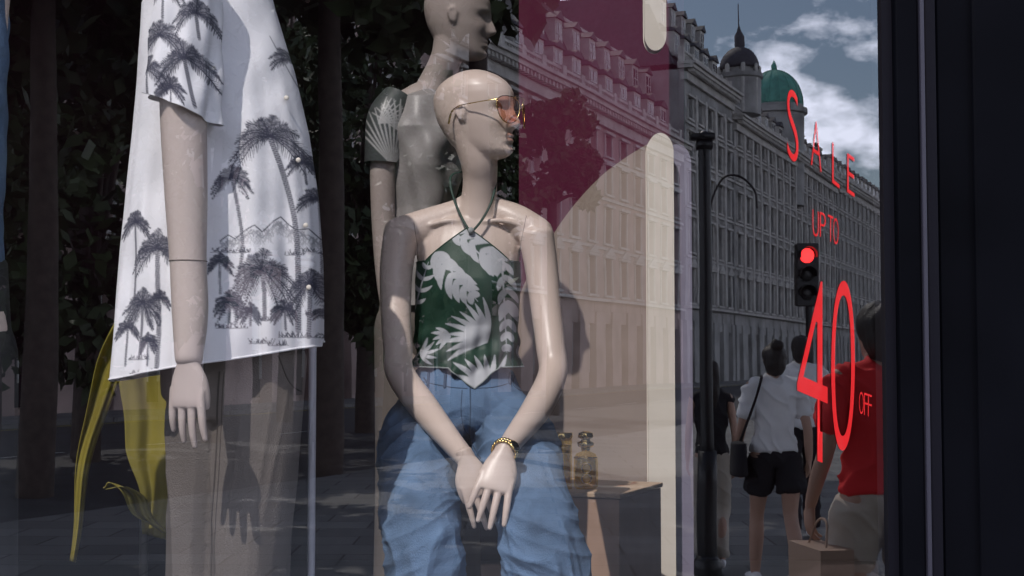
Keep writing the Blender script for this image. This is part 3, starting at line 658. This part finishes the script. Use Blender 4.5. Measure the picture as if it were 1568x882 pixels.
# perfume bottles
def lathe(prof,c,seg=32):
    V=[];F=[]
    for r,z in prof:
        for j in range(seg): a=2*math.pi*j/seg; V.append((c[0]+r*math.cos(a),c[1]+r*math.sin(a),c[2]+z))
    for i in range(len(prof)-1):
        for j in range(seg): F.append((i*seg+j,i*seg+(j+1)%seg,(i+1)*seg+(j+1)%seg,(i+1)*seg+j))
    F.append(tuple(range(seg))[::-1]); F.append(tuple((len(prof)-1)*seg+j for j in range(seg))); return V,F
bg=glassmat('bottle_glass',(.97,.86,.48),.15,.06,(1,.90,.6)); liq=mat('amber_perfume',(.95,.62,.03),.15,spec=.8)
for px,w,h in ((897,.033,.105),(862,.025,.15)):
    c=(S(px,700,4.0)[0],4.0,ztop+.001); B=empty('perfume_bottle',c)
    if w>.03:
        V,F=lathe([(.8*w,0),(w,.006),(w*1.05,.04),(w,.085),(w*.8,.098),(w*.35,.104),(w*.35,.115)],c); mk('glass_body',V,F,bg,B)
        V,F=lathe([(.7*w,.006),(w*.88,.012),(w*.9,.04),(w*.86,.080),(w*.86,.082)],c); mk('perfume',V,F,liq,B)
        V,F=lathe([(.011,.113),(.022,.118),(.024,.128),(.014,.133),(.012,.138),(.022,.143),(.020,.155),(.008,.160)],c); mk('stopper',V,F,M['gold'],B)
        V,F=lathe([(.0125,.106),(.0125,.113)],c); mk('gold_neck',V,F,M['gold'],B)
        V,F=lathe([(w*1.01,.084),(w*1.03,.087),(w*.97,.090)],c); mk('gold_band',V,F,M['gold'],B)
        for s_ in (-1,1):
            th=np.linspace(0,2*np.pi,24); V,F=tube(np.stack([c[0]+.013*np.cos(th),np.full(24,c[1]-w-.003),c[2]+.045+.03*s_*.5+.013*np.sin(th)],1),.0024,ref=(0,1,0),seg=6,n=1); mk('gold_ring',V,F,M['gold'],B)
    else:
        V,F=lathe([(w,0),(w,.004),(w*1.02,.14),(w*1.1,.155)],c); mk('glass_body',V,F,bg,B)
        V,F=lathe([(w*.85,.012),(w*.87,.12),(w*.87,.122)],c); mk('perfume',V,F,liq,B)
        V,F=lathe([(w*1.03,.135),(w*1.12,.145),(w*1.12,.156)],c); mk('gold_collar',V,F,M['gold'],B)

# ================================================================ SHOP FRONT
SF=empty('shop_front',(0,G,0))
def bx(name,m,p,*a,bev=0.0):
    V,F=boxm(*a); o=mk(name,V,F,m,p,False)
    if bev: b=o.modifiers.new('b','BEVEL'); b.width=bev; b.segments=2
    return o
XR=S(1352,441,G)[0]; XL=-2.3; ZT=6.3
bx('display_floor',M['floorin'],SF,XL-.3,4,G+.06,6.6,FLOOR-.08,FLOOR)
bx('stall_riser',M['black'],SF,XL,XR,G-.05,G+.05,0,.55)
bx('sill',M['frame'],SF,XL,XR-.001,G-.07,G+.06,.551,.60,bev=.004)
bx('fascia',M['black'],SF,XL-.5,4.5,G-.06,G+.2,ZT,7.6)
bx('frame_inner',M['frame'],SF,XR,XR+.016,G-.012,G+.05,.55,ZT-.001)
bx('frame_face',M['black'],SF,XR+.017,XR+.052,G-.03,G+.06,0.0,ZT-.001,bev=.003)
bx('frame_edge',M['alu'],SF,XR+.053,XR+.060,G-.036,G+.05,0,ZT-.001,bev=.002)
bx('frame_outer',M['frame'],SF,XR+.061,XR+.079,G-.03,G+.06,0,ZT-.001,bev=.003)
bx('pilaster',M['black'],SF,XR+.080,4.5,G+.0,G+.3,0,ZT-.001,bev=.01)
bx('pilaster_panel',M['black'],SF,XR+.14,4.3,G-.012,G-.001,.5,ZT-.3,bev=.006)
bx('left_pilaster',M['black'],SF,XL-.6,XL,G-.05,G+.3,0,ZT-.001)
bx('back_wall',M['maroon'],SF,XL-.3,4,6.6,6.75,FLOOR,7)
bx('ceiling',M['maroon'],SF,XL-.3,4,G+.21,6.6,7.0,7.1)
bx('side_wall_a',M['maroon'],SF,XL-.42,XL-.3,G+.31,6.6,FLOOR,7)
bx('side_wall_b',M['maroon'],SF,4,4.12,G+.31,6.6,FLOOR,7)
bx('upper_wall',M['stone'],SF,XL-4,8,G+.21,G+.6,7.61,16)
gm=glassmat('window_glass',(.97,.98,1.0),.21,0.0,(0.93,.95,1.0),wave=.00012)
mk('window_glass',[(XL,G,.60),(XR,G,.60),(XR,G,ZT),(XL,G,ZT)],[(0,1,2,3)],gm,SF,False)

# red vinyl sale sign on the glass
SA=empty('sale_sign',S(1270,420,G))
def letter(ch,pxc,top,bot,wpx,thin=0.0,shear=0.0):
    cu=bpy.data.curves.new('t','FONT'); cu.body=ch; cu.offset=thin; o=bpy.data.objects.new('t',cu); scene.collection.objects.link(o)
    dg=bpy.context.evaluated_depsgraph_get(); me=bpy.data.meshes.new_from_object(o.evaluated_get(dg)); bpy.data.objects.remove(o)
    co=np.array([v.co[:] for v in me.vertices]); mn=co.min(0);mx=co.max(0)
    u=(co[:,0]-mn[0])/(mx[0]-mn[0])-.5; v=(co[:,1]-mn[1])/(mx[1]-mn[1])
    p0=np.array(S(pxc,bot,G-.004)); p1=np.array(S(pxc,top,G-.004)); kk=G/FPX
    W=np.stack([p0[0]+(p1[0]-p0[0])*v+u*wpx*kk,np.full(len(u),G-.004),p0[2]+(p1[2]-p0[2])*v+u*shear*kk],1)
    for i,vv in enumerate(me.vertices): vv.co=W[i]
    me.materials.append(M['red']); ob=bpy.data.objects.new('letter_'+ch.lower(),me); scene.collection.objects.link(ob); ob.parent=SA; ob.matrix_parent_inverse=Matrix.Translation(-Vector(SA.location))
letter('S',1214,138,246,17,-.012,-14); letter('A',1250,186,258,16,-.018,-12); letter('L',1280,222,284,11,-.012,-10); letter('E',1303,238,298,11,-.012,-8)
letter('U',1249,322,362,9,-.016,-4); letter('P',1260,326,364,9,-.016,-4); letter('T',1272,330,370,8,-.016,-4); letter('O',1280,334,374,8,-.016,-4)
letter('4',1244,425,702,46,-.014,-20); letter('0',1291,430,690,36,-.018,10)
letter('O',1319,600,634,7,-.014,-2); letter('F',1326,602,636,6,-.014,-2); letter('F',1332,604,638,6,-.014,-2)

# ================================================================ STREET (built on the street side of the glass; seen as its reflection)
bld=math.hypot(.387,.922); d_=np.array([.387,.922])/bld; n_=np.array([.922,-.387])/bld; O_=np.array([-1.0,75.0])
class Batch:
    def __init__(s): s.d={}
    def add(s,m,V,F):
        v,f=s.d.setdefault(m,([],[])); k=len(v); v.extend(V); f.extend([tuple(i+k for i in q) for q in F])
    def box(s,m,t0,t1,o0,o1,z0,z1):
        V=[(t,o,z) for z in (z0,z1) for t,o in ((t0,o0),(t1,o0),(t1,o1),(t0,o1))]
        s.add(m,V,[(3,2,1,0),(4,5,6,7),(0,1,5,4),(1,2,6,5),(2,3,7,6),(3,0,4,7)])
    def emit(s,parent,smooth=()):
        for m,(v,f) in s.d.items():
            A=np.array(v); P=O_+np.outer(A[:,0],d_)+np.outer(A[:,1],n_); W=np.stack([P[:,0],2*G-P[:,1],A[:,2]],1)
            mk(m+'_parts',W,f,M[m],parent,m in smooth)
def block(name,t0,t1,fl,cz,bay,stone,mans_top,dorm=True,ww=1.3,depth=14,pil=False):
    par=empty(name,(*((O_+d_*t0)*np.array([1,-1])+np.array([0,2*G])),0)); b=Batch()
    n=max(1,round((t1-t0)/bay)); bay=(t1-t0)/n
    b.box('pane',t0+.1,t1-.1,-.52,-.44,0.2,cz-.3)
    b.box(stone,t0+.02,t1-.02,-depth,-.53,-.12,cz-.05)
    for i in range(n+1):
        a=t0 if i==0 else t0+bay*(i-.5)+ww/2; e=t1 if i==n else t0+bay*(i+.5)-ww/2
        b.box(stone,a,e,-.5,0,4.8,cz)
        b.box(stone,a+ (0 if i==0 else .05),e-(0 if i==n else .05),-.5,.12,-.12,4.78)
        if pil and 0<i<n: b.box('trim',(a+e)/2-.28,(a+e)/2+.28,.002,.22,fl[1][0],fl[-1][1]+.4)
    for i in range(n):
        tc=t0+bay*(i+.5)
        zprev=4.8
        for k,(w0,w1) in enumerate(fl):
            if k==0: b.box(stone,tc-ww/2-.05,tc+ww/2+.05,-.48,-.02,w1,4.78); 
            else: b.box(stone,tc-ww/2+.002,tc+ww/2-.002,-.48,-.03,zprev,w0)
            zprev=w1 if k else 4.79
            b.box('sash',tc-.03,tc+.03,-.40,-.36,w0+.01,w1-.01); b.box('sash',tc-ww/2+.01,tc+ww/2-.01,-.41,-.34,(w0+w1)/2-.04,(w0+w1)/2+.04)
            b.box('sash',tc-ww/2+.003,tc-ww/2+.07,-.42,-.33,w0+.02,w1-.02); b.box('sash',tc+ww/2-.07,tc+ww/2-.003,-.42,-.33,w0+.02,w1-.02)
            if random.random()<.35: hgt=random.uniform(.25,.8)*(w1-w0); b.box('sash',tc-ww/2+.08,tc+ww/2-.08,-.435,-.425,w1-hgt,w1-.02)
            if k:
                b.box('trim',tc-ww/2-.18,tc-ww/2-.01,.003,.09,w0,w1); b.box('trim',tc+ww/2+.01,tc+ww/2+.18,.003,.09,w0,w1)
                b.box('trim',tc-ww/2-.3,tc+ww/2+.3,.003,.26,w1+.02,w1+.2); b.box('trim',tc-ww/2-.25,tc+ww/2+.25,.003,.2,w0-.16,w0-.01)
                if k==1:
                    V=[(tc-ww/2-.35,.004,w1+.21),(tc+ww/2+.35,.004,w1+.21),(tc,.004,w1+.75),(tc-ww/2-.35,.3,w1+.21),(tc+ww/2+.35,.3,w1+.21),(tc,.3,w1+.75)]
                    b.add('trim',V,[(0,2,1),(3,4,5),(0,1,4,3),(1,2,5,4),(2,0,3,5)])
        b.box(stone,tc-ww/2+.002,tc+ww/2-.002,-.48,-.03,zprev,cz-.02)
    for k,(w0,w1) in enumerate(fl[1:]):
        zz=w0-.35; b.box('trim',t0-.02,t1+.02,-.1,.16 if k else .42,zz-.12,zz+.06)
    b.box('trim',t0-.1,t1+.1,-.3,.28,cz-.9,cz-.3); b.box('trim',t0-.2,t1+.2,-.5,.85,cz,cz+.28); b.box('trim',t0-.28,t1+.28,-.5,1.05,cz+.285,cz+.5)
    t=t0+.2
    while t<t1: b.box('trim',t,t+.25,.281,.75,cz-.28,cz-.003); t+=.55
    b.box('trim',t0,t1,-.35,-.05,cz+1.35,cz+1.52); t=t0+.2
    while t<t1: b.box('trim',t,t+.16,-.28,-.12,cz+.5,cz+1.35); t+=.42
    for i in range(n+1): tt=t0+bay*i; b.box('trim',tt-.3,tt+.3,-.42,.02,cz+.5,cz+1.66)
    zt=mans_top; V=[(t0,-.9,cz+.4),(t1,-.9,cz+.4),(t1-1,-3.6,zt),(t0+1,-3.6,zt),(t0,-depth,cz+.4),(t1,-depth,cz+.4),(t1-1,-depth+3,zt),(t0+1,-depth+3,zt)]
    b.add('slate',V,[(0,1,2,3),(3,2,6,7),(1,5,6,2),(0,3,7,4),(4,7,6,5)])
    b.box('trim',t0+.9,t1-.9,-3.9,-3.45,zt+.01,zt+.25)
    if dorm:
        for i in range(n):
            tc=t0+bay*(i+.5)
            for r_,zb in enumerate([cz+1.2]+([cz+3.9] if mans_top-cz>6 else [])):
                w=.8-.15*r_; oo=-1.0-1.15*r_; b.box('trim',tc-w,tc+w,-3.5,oo,zb,zb+1.95); b.box('pane',tc-w+.2,tc+w-.2,oo+.001,oo+.02,zb+.25,zb+1.7); b.box('sash',tc-.04,tc+.04,oo+.021,oo+.05,zb+.25,zb+1.7); b.box('sash',tc-w+.2,tc+w-.2,oo+.022,oo+.05,zb+.93,zb+1.0)
                V=[(tc-w-.15,oo+.15,zb+1.96),(tc+w+.15,oo+.15,zb+1.96),(tc,oo+.15,zb+2.5),(tc-w-.15,-3.5,zb+1.96),(tc+w+.15,-3.5,zb+1.96),(tc,-3.5,zb+2.5)]
                b.add('slate',V,[(0,1,2),(0,2,5,3),(1,4,5,2),(3,5,4)])
    t=t0+4
    while t<t1-3:
        b.box(stone,t,t+2.2,-6.5,-5.4,zt-1,zt+2.2); b.box('trim',t-.12,t+2.32,-6.62,-5.28,zt+2.2,zt+2.45)
        for q in range(4): b.box('bark',t+.2+q*.5,t+.45+q*.5,-6.1,-5.8,zt+2.45,zt+3.1)
        t+=bay*4
    b.emit(par); return par
flA=[(.9,4.0),(5.9,8.3),(9.3,11.5),(12.4,14.3),(15.0,16.4)]
block('stone_terrace_building',-46,36,flA,17.7,3.1,'stoneA',24.6)
flB=[(.9,4.1),(6.2,9.0),(10.2,12.8),(14.0,16.4),(17.6,19.6),(20.6,22.3)]
block('stone_corner_building',37.2,52,flB,24.4,3.0,'stone2',31.0,pil=True)
block('stone_terrace_building',52.6,104,flB,22.8,3.3,'stone2',25.2,pil=True)
block('stone_terrace_building',105,190,flB,23.4,3.3,'stone2',28.0,pil=False)
def lathe2(prof,c,seg=24): V,F=lathe(prof,c,seg); return mir(V),F
TC=empty('roof_cupola',(0,0,0)); 
def vt(px,D): return ((px-784)/FPX*D,D)
x,y=vt(1135,128); zb=24; TC.location=(x,2*G-y,zb)
h=lambda py,D:EYE+(555-py)/FPX*D
prof=[(1.9,0),(1.9,h(120,128)-zb),(2.1,h(118,128)-zb),(2.1,h(112,128)-zb),(1.5,h(111,128)-zb),(1.5,h(103,128)-zb)]
V,F=lathe2(prof,(x,y,zb)); mk('drum',V,F,M['stone2'],TC,False)
r=1.75; z0=h(103,128); prof=[(r*math.cos(a),z0-zb+r*1.15*math.sin(a)) for a in np.linspace(0,1.35,10)]+[(.45,z0-zb+r*1.2),(.45,z0-zb+r*1.7),(.2,z0-zb+r*2.0),(.06,z0-zb+r*2.3),(.04,h(0,128)-zb)]
V,F=lathe2(prof,(x,y,zb)); mk('lead_dome',V,F,M['slate'],TC)
for k in range(8):
    a=2*math.pi*k/8; q=np.array([x+1.75*math.cos(a),y+1.75*math.sin(a)]); V,F=tube([(q[0],q[1],zb+.2),(q[0],q[1],z0+.1)],.2,seg=10); mk('column',mir(V),F,M['trim'],TC)
DMo=empty('green_dome',(0,0,0)); D=150; x,y=vt(1188,D); zb=18; DMo.location=(x,2*G-y,zb)
zs=h(160,D)-zb; R=3.0
V,F=lathe2([(R+.1,0),(R+.1,zs-1.0),(R+.45,zs-.9),(R+.45,zs-.4),(R,zs-.3),(R,zs)],(x,y,zb),32); mk('stone_drum',V,F,M['stone2'],DMo,False)
prof=[(R*math.cos(a),zs+R*1.25*math.sin(a)) for a in np.linspace(0,1.5,16)]+[(.3,zs+R*1.26),(.3,zs+R*1.4),(.05,zs+R*1.6)]
V,F=lathe2(prof,(x,y,zb),32); mk('copper_shell',V,F,M['copper'],DMo)
for k in range(16):
    a=2*math.pi*k/16; P=[(x+(R+.03)*math.cos(b)*math.cos(a),y+(R+.03)*math.cos(b)*math.sin(a),zb+zs+(R*1.25+.03)*math.sin(b)) for b in np.linspace(0,1.45,8)]; V,F=tube(P,.06,ref=(math.sin(a),-math.cos(a),0),seg=6,n=2); mk('rib',mir(V),F,M['copper'],DMo)
def sheet(name,m,t0,t1,o0,o1,z,zb=None):
    P=[O_+d_*t+n_*o for t,o in ((t0,o0),(t1,o0),(t1,o1),(t0,o1))]
    if zb is None: mk(name,[(p[0],2*G-p[1],z) for p in P],[(0,1,2,3)],m,None,False)
    else: mk(name,[(p[0],2*G-p[1],zz) for zz in (zb,z) for p in P],[(3,2,1,0),(4,5,6,7),(0,1,5,4),(1,2,6,5),(2,3,7,6),(3,0,4,7)],m,None,False)
mk('ground',[(-900,-900,-.135),(900,-900,-.135),(900,900,-.135),(-900,900,-.135)],[(0,1,2,3)],M['ground'],None,False)
sheet('road',M['asphalt'],-140,260,4.0,20.0,-.125)
sheet('pavement',M['paving'],-140,260,.13,3.99,0.0,-.13)
sheet('pavement',M['paving'],-140,260,20.01,60,0.0,-.13)
RM=empty('road_markings',(0,0,0))
for o in (11.9,): 
    for t in range(-130,250,5):
        P=[O_+d_*a+n_*b for a,b in ((t,o),(t+2.5,o),(t+2.5,o+.12),(t,o+.12))]; mk('dash',[(p[0],2*G-p[1],-.12) for p in P],[(0,1,2,3)],M['mark'],RM,False)
for o in (4.3,4.5,19.5,19.7):
    P=[O_+d_*a+n_*b for a,b in ((-140,o),(260,o),(260,o+.08),(-140,o+.08))]; mk('yellow_line',[(p[0],2*G-p[1],-.12) for p in P],[(0,1,2,3)],M['ypaint'],RM,False)

# trees
def tree(vx,vy,zc,rx,rz,nl=5200,ls=.17):
    par=empty('plane_tree',(vx,2*G-vy,0)); prt=[tube([(vx,vy,-.12),(vx+.05,vy,zc*.4),(vx,vy,zc-rz*.3),(vx+.1,vy,zc+rz*.5)],[.24,.19,.14,.04],seg=12)]
    cl=[]
    for k in range(30):
        a=random.uniform(0,6.283); e=random.uniform(-.85,1.4); r=random.uniform(.55,.95); c=np.array([vx+rx*r*math.cos(a)*math.cos(e),vy+rx*r*math.sin(a)*math.cos(e),zc+rz*r*math.sin(e)]); cl.append((c,rx*random.uniform(.18,.36)))
        if k%3==0: prt.append(tube([(vx,vy,zc-rz*.55),((vx+c[0])/2,(vy+c[1])/2,(zc-rz*.4+c[2])/2),tuple(c)],[.09,.05,.02],ref=(.3,.5,.1),seg=8))
    V,F=merge(prt); mk('trunk',mir(V),F,M['bark'],par)
    ci=rng.randint(0,len(cl),nl); C=np.array([cl[i][0] for i in ci]); Rr=np.array([cl[i][1] for i in ci])
    dv=rng.normal(size=(nl,3)); dv/=np.linalg.norm(dv,axis=1)[:,None]; C=C+dv*(Rr*rng.uniform(.4,1.05,nl)**.5)[:,None]
    a=rng.normal(size=(nl,3)); a/=np.linalg.norm(a,axis=1)[:,None]; b=np.cross(a,rng.normal(size=(nl,3))); b/=np.linalg.norm(b,axis=1)[:,None]
    s=(ls*rng.uniform(.6,1.3,nl))[:,None]
    V=np.stack([C-a*s,C+b*s*.55,C+a*s,C-b*s*.55],1).reshape(-1,3); F=np.arange(nl*4).reshape(-1,4)
    mk('foliage',mir(V),F,M['leaf'],par,False)
def tv(px,py,D): p=S(px,py,D); return p[0],p[1],p[2]
for px,py,D,rx,rz in ((560,210,34,2.6,3.4),(600,420,30,2.2,2.6),(845,250,46,1.5,2.4),(330,260,30,2.9,4.4),(140,240,24,2.8,4.2),(-20,300,20,2.4,4.0),(440,130,40,3.0,4.0),(700,300,44,2.0,3.0)):
    v=tv(px,py,D); tree(v[0],v[1],v[2],rx,rz,nl=4600)
# taller trees added by the kerb, crowns mostly out of view, to shade the pavement
for vx,vy,zc,rx,rz in ((-6.0,18,7.6,3.2,2.4),(-2.6,20,8.2,3.0,2.4),(-9,14,7.6,3.2,2.6),(-.6,24,9.6,2.4,1.9),(-7.5,25,8,3.2,2.8)):
    tree(vx,vy,zc,rx,rz,nl=4800,ls=.24)

# street lamp post + traffic light
LP=empty('street_lamp',(S(1079,400,10.5)[0],2*G-10.5,0)); q=S(1079,205,10.5); x,y,z=q
pr=[tube([(x,y,0),(x,y,.9),(x,y,.95),(x,y,z-.02)],[.075,.07,.05,.045],seg=16,n=3),tube([(x,y,0),(x,y,.06)],.11,seg=16)]
pr.append(boxm(x-.10,x+.07,y-.06,y+.06,z-.045,z))
pr.append(boxm(x-.055,x+.055,y-.05,y+.05,z-.12,z-.046))
pr.append(tube([(x+.03,y,z-.9),(x+.04,y,z-.55),(x+.13,y,z-.34),(x+.25,y,z-.32),(x+.36,y,z-.42),(x+.38,y,z-.55)],.008,ref=(0,1,0),seg=8))
pr.append(tube([(x+.03,y,z-.9),(x+.02,y,z-1.4)],.02,ref=(0,1,0),seg=8))
V,F=merge(pr); mk('post_and_bracket',mir(V),F,M['iron'],LP)
TL=empty('traffic_light',(S(1240,400,20)[0],2*G-20,0)); x,y,z=S(1236,391,20)
pr=[tube([(x+.05,y+.12,0),(x+.05,y+.12,z+.1)],.055,seg=12)]; 
V,F=boxm(x-.15,x+.17,y,y+.18,z-.72,z+.17); pr.append((V,F))
V,F=merge(pr); o=mk('signal_head',mir(V),F,M['iron'],TL,False); o.modifiers.new('b','BEVEL').width=.02
for k,m in enumerate(('led','dark','dark')):
    V,F=ellipsoid((x,y-.005,z-.27*k),(.10,.03,.10),12); mk('lens',mir(V),F,M[m],TL)
    V,F=tube([(x,y-.16,z-.27*k+.0),(x,y+.0,z-.27*k)],.115,ref=(1,0,0),seg=24,n=1,caps=False); V=np.array(V); 
    keep=[f for f in F if np.mean([V[i][2] for i in f])>z-.27*k-.03]; mk('visor',mir(V),keep,M['iron'],TL)

# ---------------------------------------------------------------- pedestrians
def pedestrian(px,D,Hgt,yaw,top,bottom,shorts=True,hairlong=0,sleeve='short',stride=.18,bag=None,cap=False,lean=0.0,slim=1.0):
    vx,vy=(px-784)/FPX*D,D; k=Hgt/1.7; par=empty('pedestrian',(vx,2*G-vy,0))
    Rz=np.array(Matrix.Rotation(yaw,3,'Z'))
    def W(parts): return [(mir((np.asarray(V)*np.array([slim,1,1]))*k@Rz.T+np.array([vx,vy,0])),F) for V,F in parts]
    def ob(name,parts,m,vox=.009,sm=4): return remesh(name,W(parts),M[m],par,vox,sm)
    hipz=.90
    legs=[];shoe=[];pants=[]
    for s_,st in ((-1,stride),(1,-stride)):
        hip=(s_*.09,0,hipz); kn=(s_*.10,st*.45+.04,.49); an=(s_*.10,st-.02 if st<0 else st,.085 if st>0 else .12)
        legs.append(tube([hip,(s_*.1,st*.25,.70),kn,(s_*.10,(kn[1]+an[1])/2-.02,.33),an],[.085,.074,.052,.052,.034],seg=16))
        shoe.append(tube([(an[0],an[1]-.05,an[2]-.04),(an[0],an[1]+.06,an[2]-.045),(an[0],an[1]+.17,an[2]-.055)],[(.036,.04),(.042,.034),(.036,.022)],seg=14))
        if shorts: pants.append(tube([hip,(s_*.105,st*.2,.74),(s_*.11,st*.33,.66)],[.10,.102,.106],seg=18,ck=.15))
        else: pants.append(tube([hip,(s_*.1,st*.25,.70),kn,(s_*.10,(kn[1]+an[1])/2,.30),(an[0],an[1],an[2]+.02)],[.10,.09,.072,.07,.065],seg=18,ck=.3))
    pants.append(tube([(0,0,1.02),(0,0,.9),(0,0,.84)],[(.135,.10),(.16,.115),(.12,.09)],seg=24,ck=.2))
    arms=[];slv=[];hands=[]
    for s_ in (-1,1):
        sw=-s_*stride*.6
        sh=(s_*.170,lean,1.40); el=(s_*.225,sw*.3-.02,1.12); wr=(s_*.235,sw+.05,.88)
        arms.append(tube([sh,(s_*.200,lean*.5,1.27),el,(s_*.232,(el[1]+wr[1])/2,1.0),wr],[.044,.040,.034,.032,.024],seg=14))
        hands+=hand(wr,(0,.15,-1),(-s_,0.1,0),s_,s=1.0,curl=(.3,.4,.4))
        if sleeve=='short': slv.append(tube([sh,(s_*.200,lean*.5,1.27),(s_*.212,0,1.2)],[.056,.056,.060],seg=16,ck=.2))
    tors=[tube([(0,lean,1.44),(0,lean,1.38),(0,lean*.7,1.22),(0,.0,1.08),(0,0,.95)],[(.10,.06),(.160,.10),(.15,.11),(.14,.105),(.165,.125)],seg=28,ck=.15)]
    tors.append(tube([(-.165,lean,1.40),(0,lean,1.435),(.165,lean,1.40)],[.046,.055,.046],ref=(0,1,0),seg=16))
    neck=[tube([(0,lean,1.42),(0,lean+.015,1.53)],[.056,.05],seg=16)]
    hd,HLx=head((0,lean+.02,1.475),math.pi/2,H=.225,Ls=.98,Ws=.98)
    ob('skin',legs+arms+neck+hd,'pskin',.008); ob('hands',hands,'pskin',.0055,3)
    ob('shoes',shoe,'cwhite' if not cap else 'cblack')
    for nm,pp_,mm,amp in (('bottoms',pants,bottom,.012),('top',tors+slv,top,.018)):
        o=remesh(nm,W(pp_),M[mm],par,.010,5,True)
        sd=random.uniform(0,50); displace(o,lambda c:amp*k*(max(0,1-abs(noise.noise((c[0]*7+sd,c[1]*7,c[2]*9+c[0]*6)))*3)**2+.5*noise.noise((c[0]*5,c[1]*5,c[2]*5+sd))))
    hr=[ellipsoid((0,lean-.005,1.615),(.086,.105,.095),16),ellipsoid((0,lean-.035,1.56),(.078,.07,.09),14)]
    if hairlong==1: hr.append(ellipsoid((0,lean-.08,1.69),(.045,.045,.045),10))
    if hairlong==2: hr.append(tube([(0,lean-.05,1.6),(0,lean-.09,1.45),(0,lean-.10,1.32)],[(.075,.05),(.085,.04),(.06,.02)],seg=16))
    o=remesh('hair',W(hr),M['hair'],par,.006,4,True); displace(o,lambda c:.010*noise.noise((c[0]*30,c[1]*30,c[2]*9))+.006*noise.noise((c[0]*12,c[1]*12,c[2]*12)))
    if bag=='shoulder':
        ob('shoulder_bag',[tube([(-.26,-.02,1.0),(-.26,-.02,.78)],[(.05,.13),(.06,.14)],seg=16,ck=.3)],'cblack')
        V,F=tube([(-.25,-.02,1.0),(-.17,-.11,1.3),(-.10,-.02,1.47),(-.16,.10,1.3),(-.25,.05,1.0)],.010,ref=(.2,.2,1),seg=8); q=W([(V,F)])[0]; mk('bag_strap',q[0],q[1],M['cblack'],par)
    if bag=='paper':
        V,F=boxm(-.33,-.19,-.16,.16,.42,.74); q=W([(V,F)])[0]; mk('paper_bag',q[0],q[1],M['paper'],par,False)
        V,F=tube([(-.27,-.08,.74),(-.245,-.03,.83),(-.245,.05,.83),(-.27,.09,.74)],.005,ref=(1,0,0),seg=6); q=W([(V,F)])[0]; mk('bag_handle',q[0],q[1],M['paper'],par)
    return par
pedestrian(1184,10.0,1.68,math.radians(4),'cwhite','cblack',shorts=True,hairlong=1,sleeve='short',bag='shoulder')
pedestrian(1226,12.5,1.78,math.radians(-5),'cwhite','cblack',shorts=False,stride=-.2)
pedestrian(1344,6.1,1.80,math.radians(12),'cred','cbeige',shorts=True,bag='paper',stride=.16)
pedestrian(1088,10.8,1.56,math.radians(-8),'cblack','cbeige',shorts=False,hairlong=2,sleeve='none',slim=.85)

# ================================================================ WORLD / LIGHT / CAMERA
EL=math.radians(50); AZ=math.radians(24)  # sun stands behind the camera, to its left
s=Vector((-math.sin(AZ)*math.cos(EL),-math.cos(AZ)*math.cos(EL),math.sin(EL)))
w=bpy.data.worlds.new('World'); scene.world=w; w.use_nodes=True; nt=w.node_tree; bg_=nt.nodes['Background']
sky=nt.nodes.new('ShaderNodeTexSky'); sky.sky_type='NISHITA'; sky.sun_disc=False; sky.sun_elevation=EL; sky.sun_rotation=math.atan2(s.x,s.y)
tc=nt.nodes.new('ShaderNodeTexCoord'); mp=nt.nodes.new('ShaderNodeMapping'); mp.inputs['Scale'].default_value=(1,1,1.8); mp.inputs['Location'].default_value=(3.1,1.7,.4)
nz=nt.nodes.new('ShaderNodeTexNoise'); nz.inputs['Scale'].default_value=10; nz.inputs['Detail'].default_value=10; nz.inputs['Roughness'].default_value=.56
rp=nt.nodes.new('ShaderNodeValToRGB'); rp.color_ramp.elements[0].position=.43; rp.color_ramp.elements[1].position=.56
# cumulus sits in a band above the horizon
sx3=nt.nodes.new('ShaderNodeSeparateXYZ'); mr=nt.nodes.new('ShaderNodeMapRange'); mr.inputs[1].default_value=.32; mr.inputs[2].default_value=.5; mr.inputs[3].default_value=1; mr.inputs[4].default_value=.1
mu=nt.nodes.new('ShaderNodeMath'); mu.operation='MULTIPLY'
mx=nt.nodes.new('ShaderNodeMixRGB'); mx.inputs['Color2'].default_value=(25,25.5,29,1)
L=nt.links.new
L(tc.outputs['Generated'],mp.inputs[0]); L(mp.outputs[0],nz.inputs['Vector']); L(nz.outputs['Fac'],rp.inputs[0]); L(tc.outputs['Generated'],sx3.inputs[0]); L(sx3.outputs['Z'],mr.inputs[0])
L(rp.outputs[0],mu.inputs[0]); L(mr.outputs[0],mu.inputs[1]); L(mu.outputs[0],mx.inputs['Fac']); L(sky.outputs[0],mx.inputs['Color1']); L(mx.outputs[0],bg_.inputs['Color'])
bg_.inputs['Strength'].default_value=.15
sl=bpy.data.lights.new('sun','SUN'); sl.energy=4.1; sl.angle=math.radians(.5); sl.color=(1,.93,.85); so=bpy.data.objects.new('sun',sl); scene.collection.objects.link(so); so.rotation_euler=s.to_track_quat('Z','Y').to_euler(); so.location=(0,-10,20)
cam=bpy.data.cameras.new('camera'); cam.lens=FPX/1568*36; cam.sensor_width=36; cam.clip_end=3000; cam.clip_start=.05; co=bpy.data.objects.new('camera',cam); scene.collection.objects.link(co)
co.location=(0,0,EYE); co.rotation_euler=(math.radians(90)+PITCH,0,0); scene.camera=co
scene.view_settings.view_transform='Standard'; scene.view_settings.look='None'; scene.view_settings.exposure=0
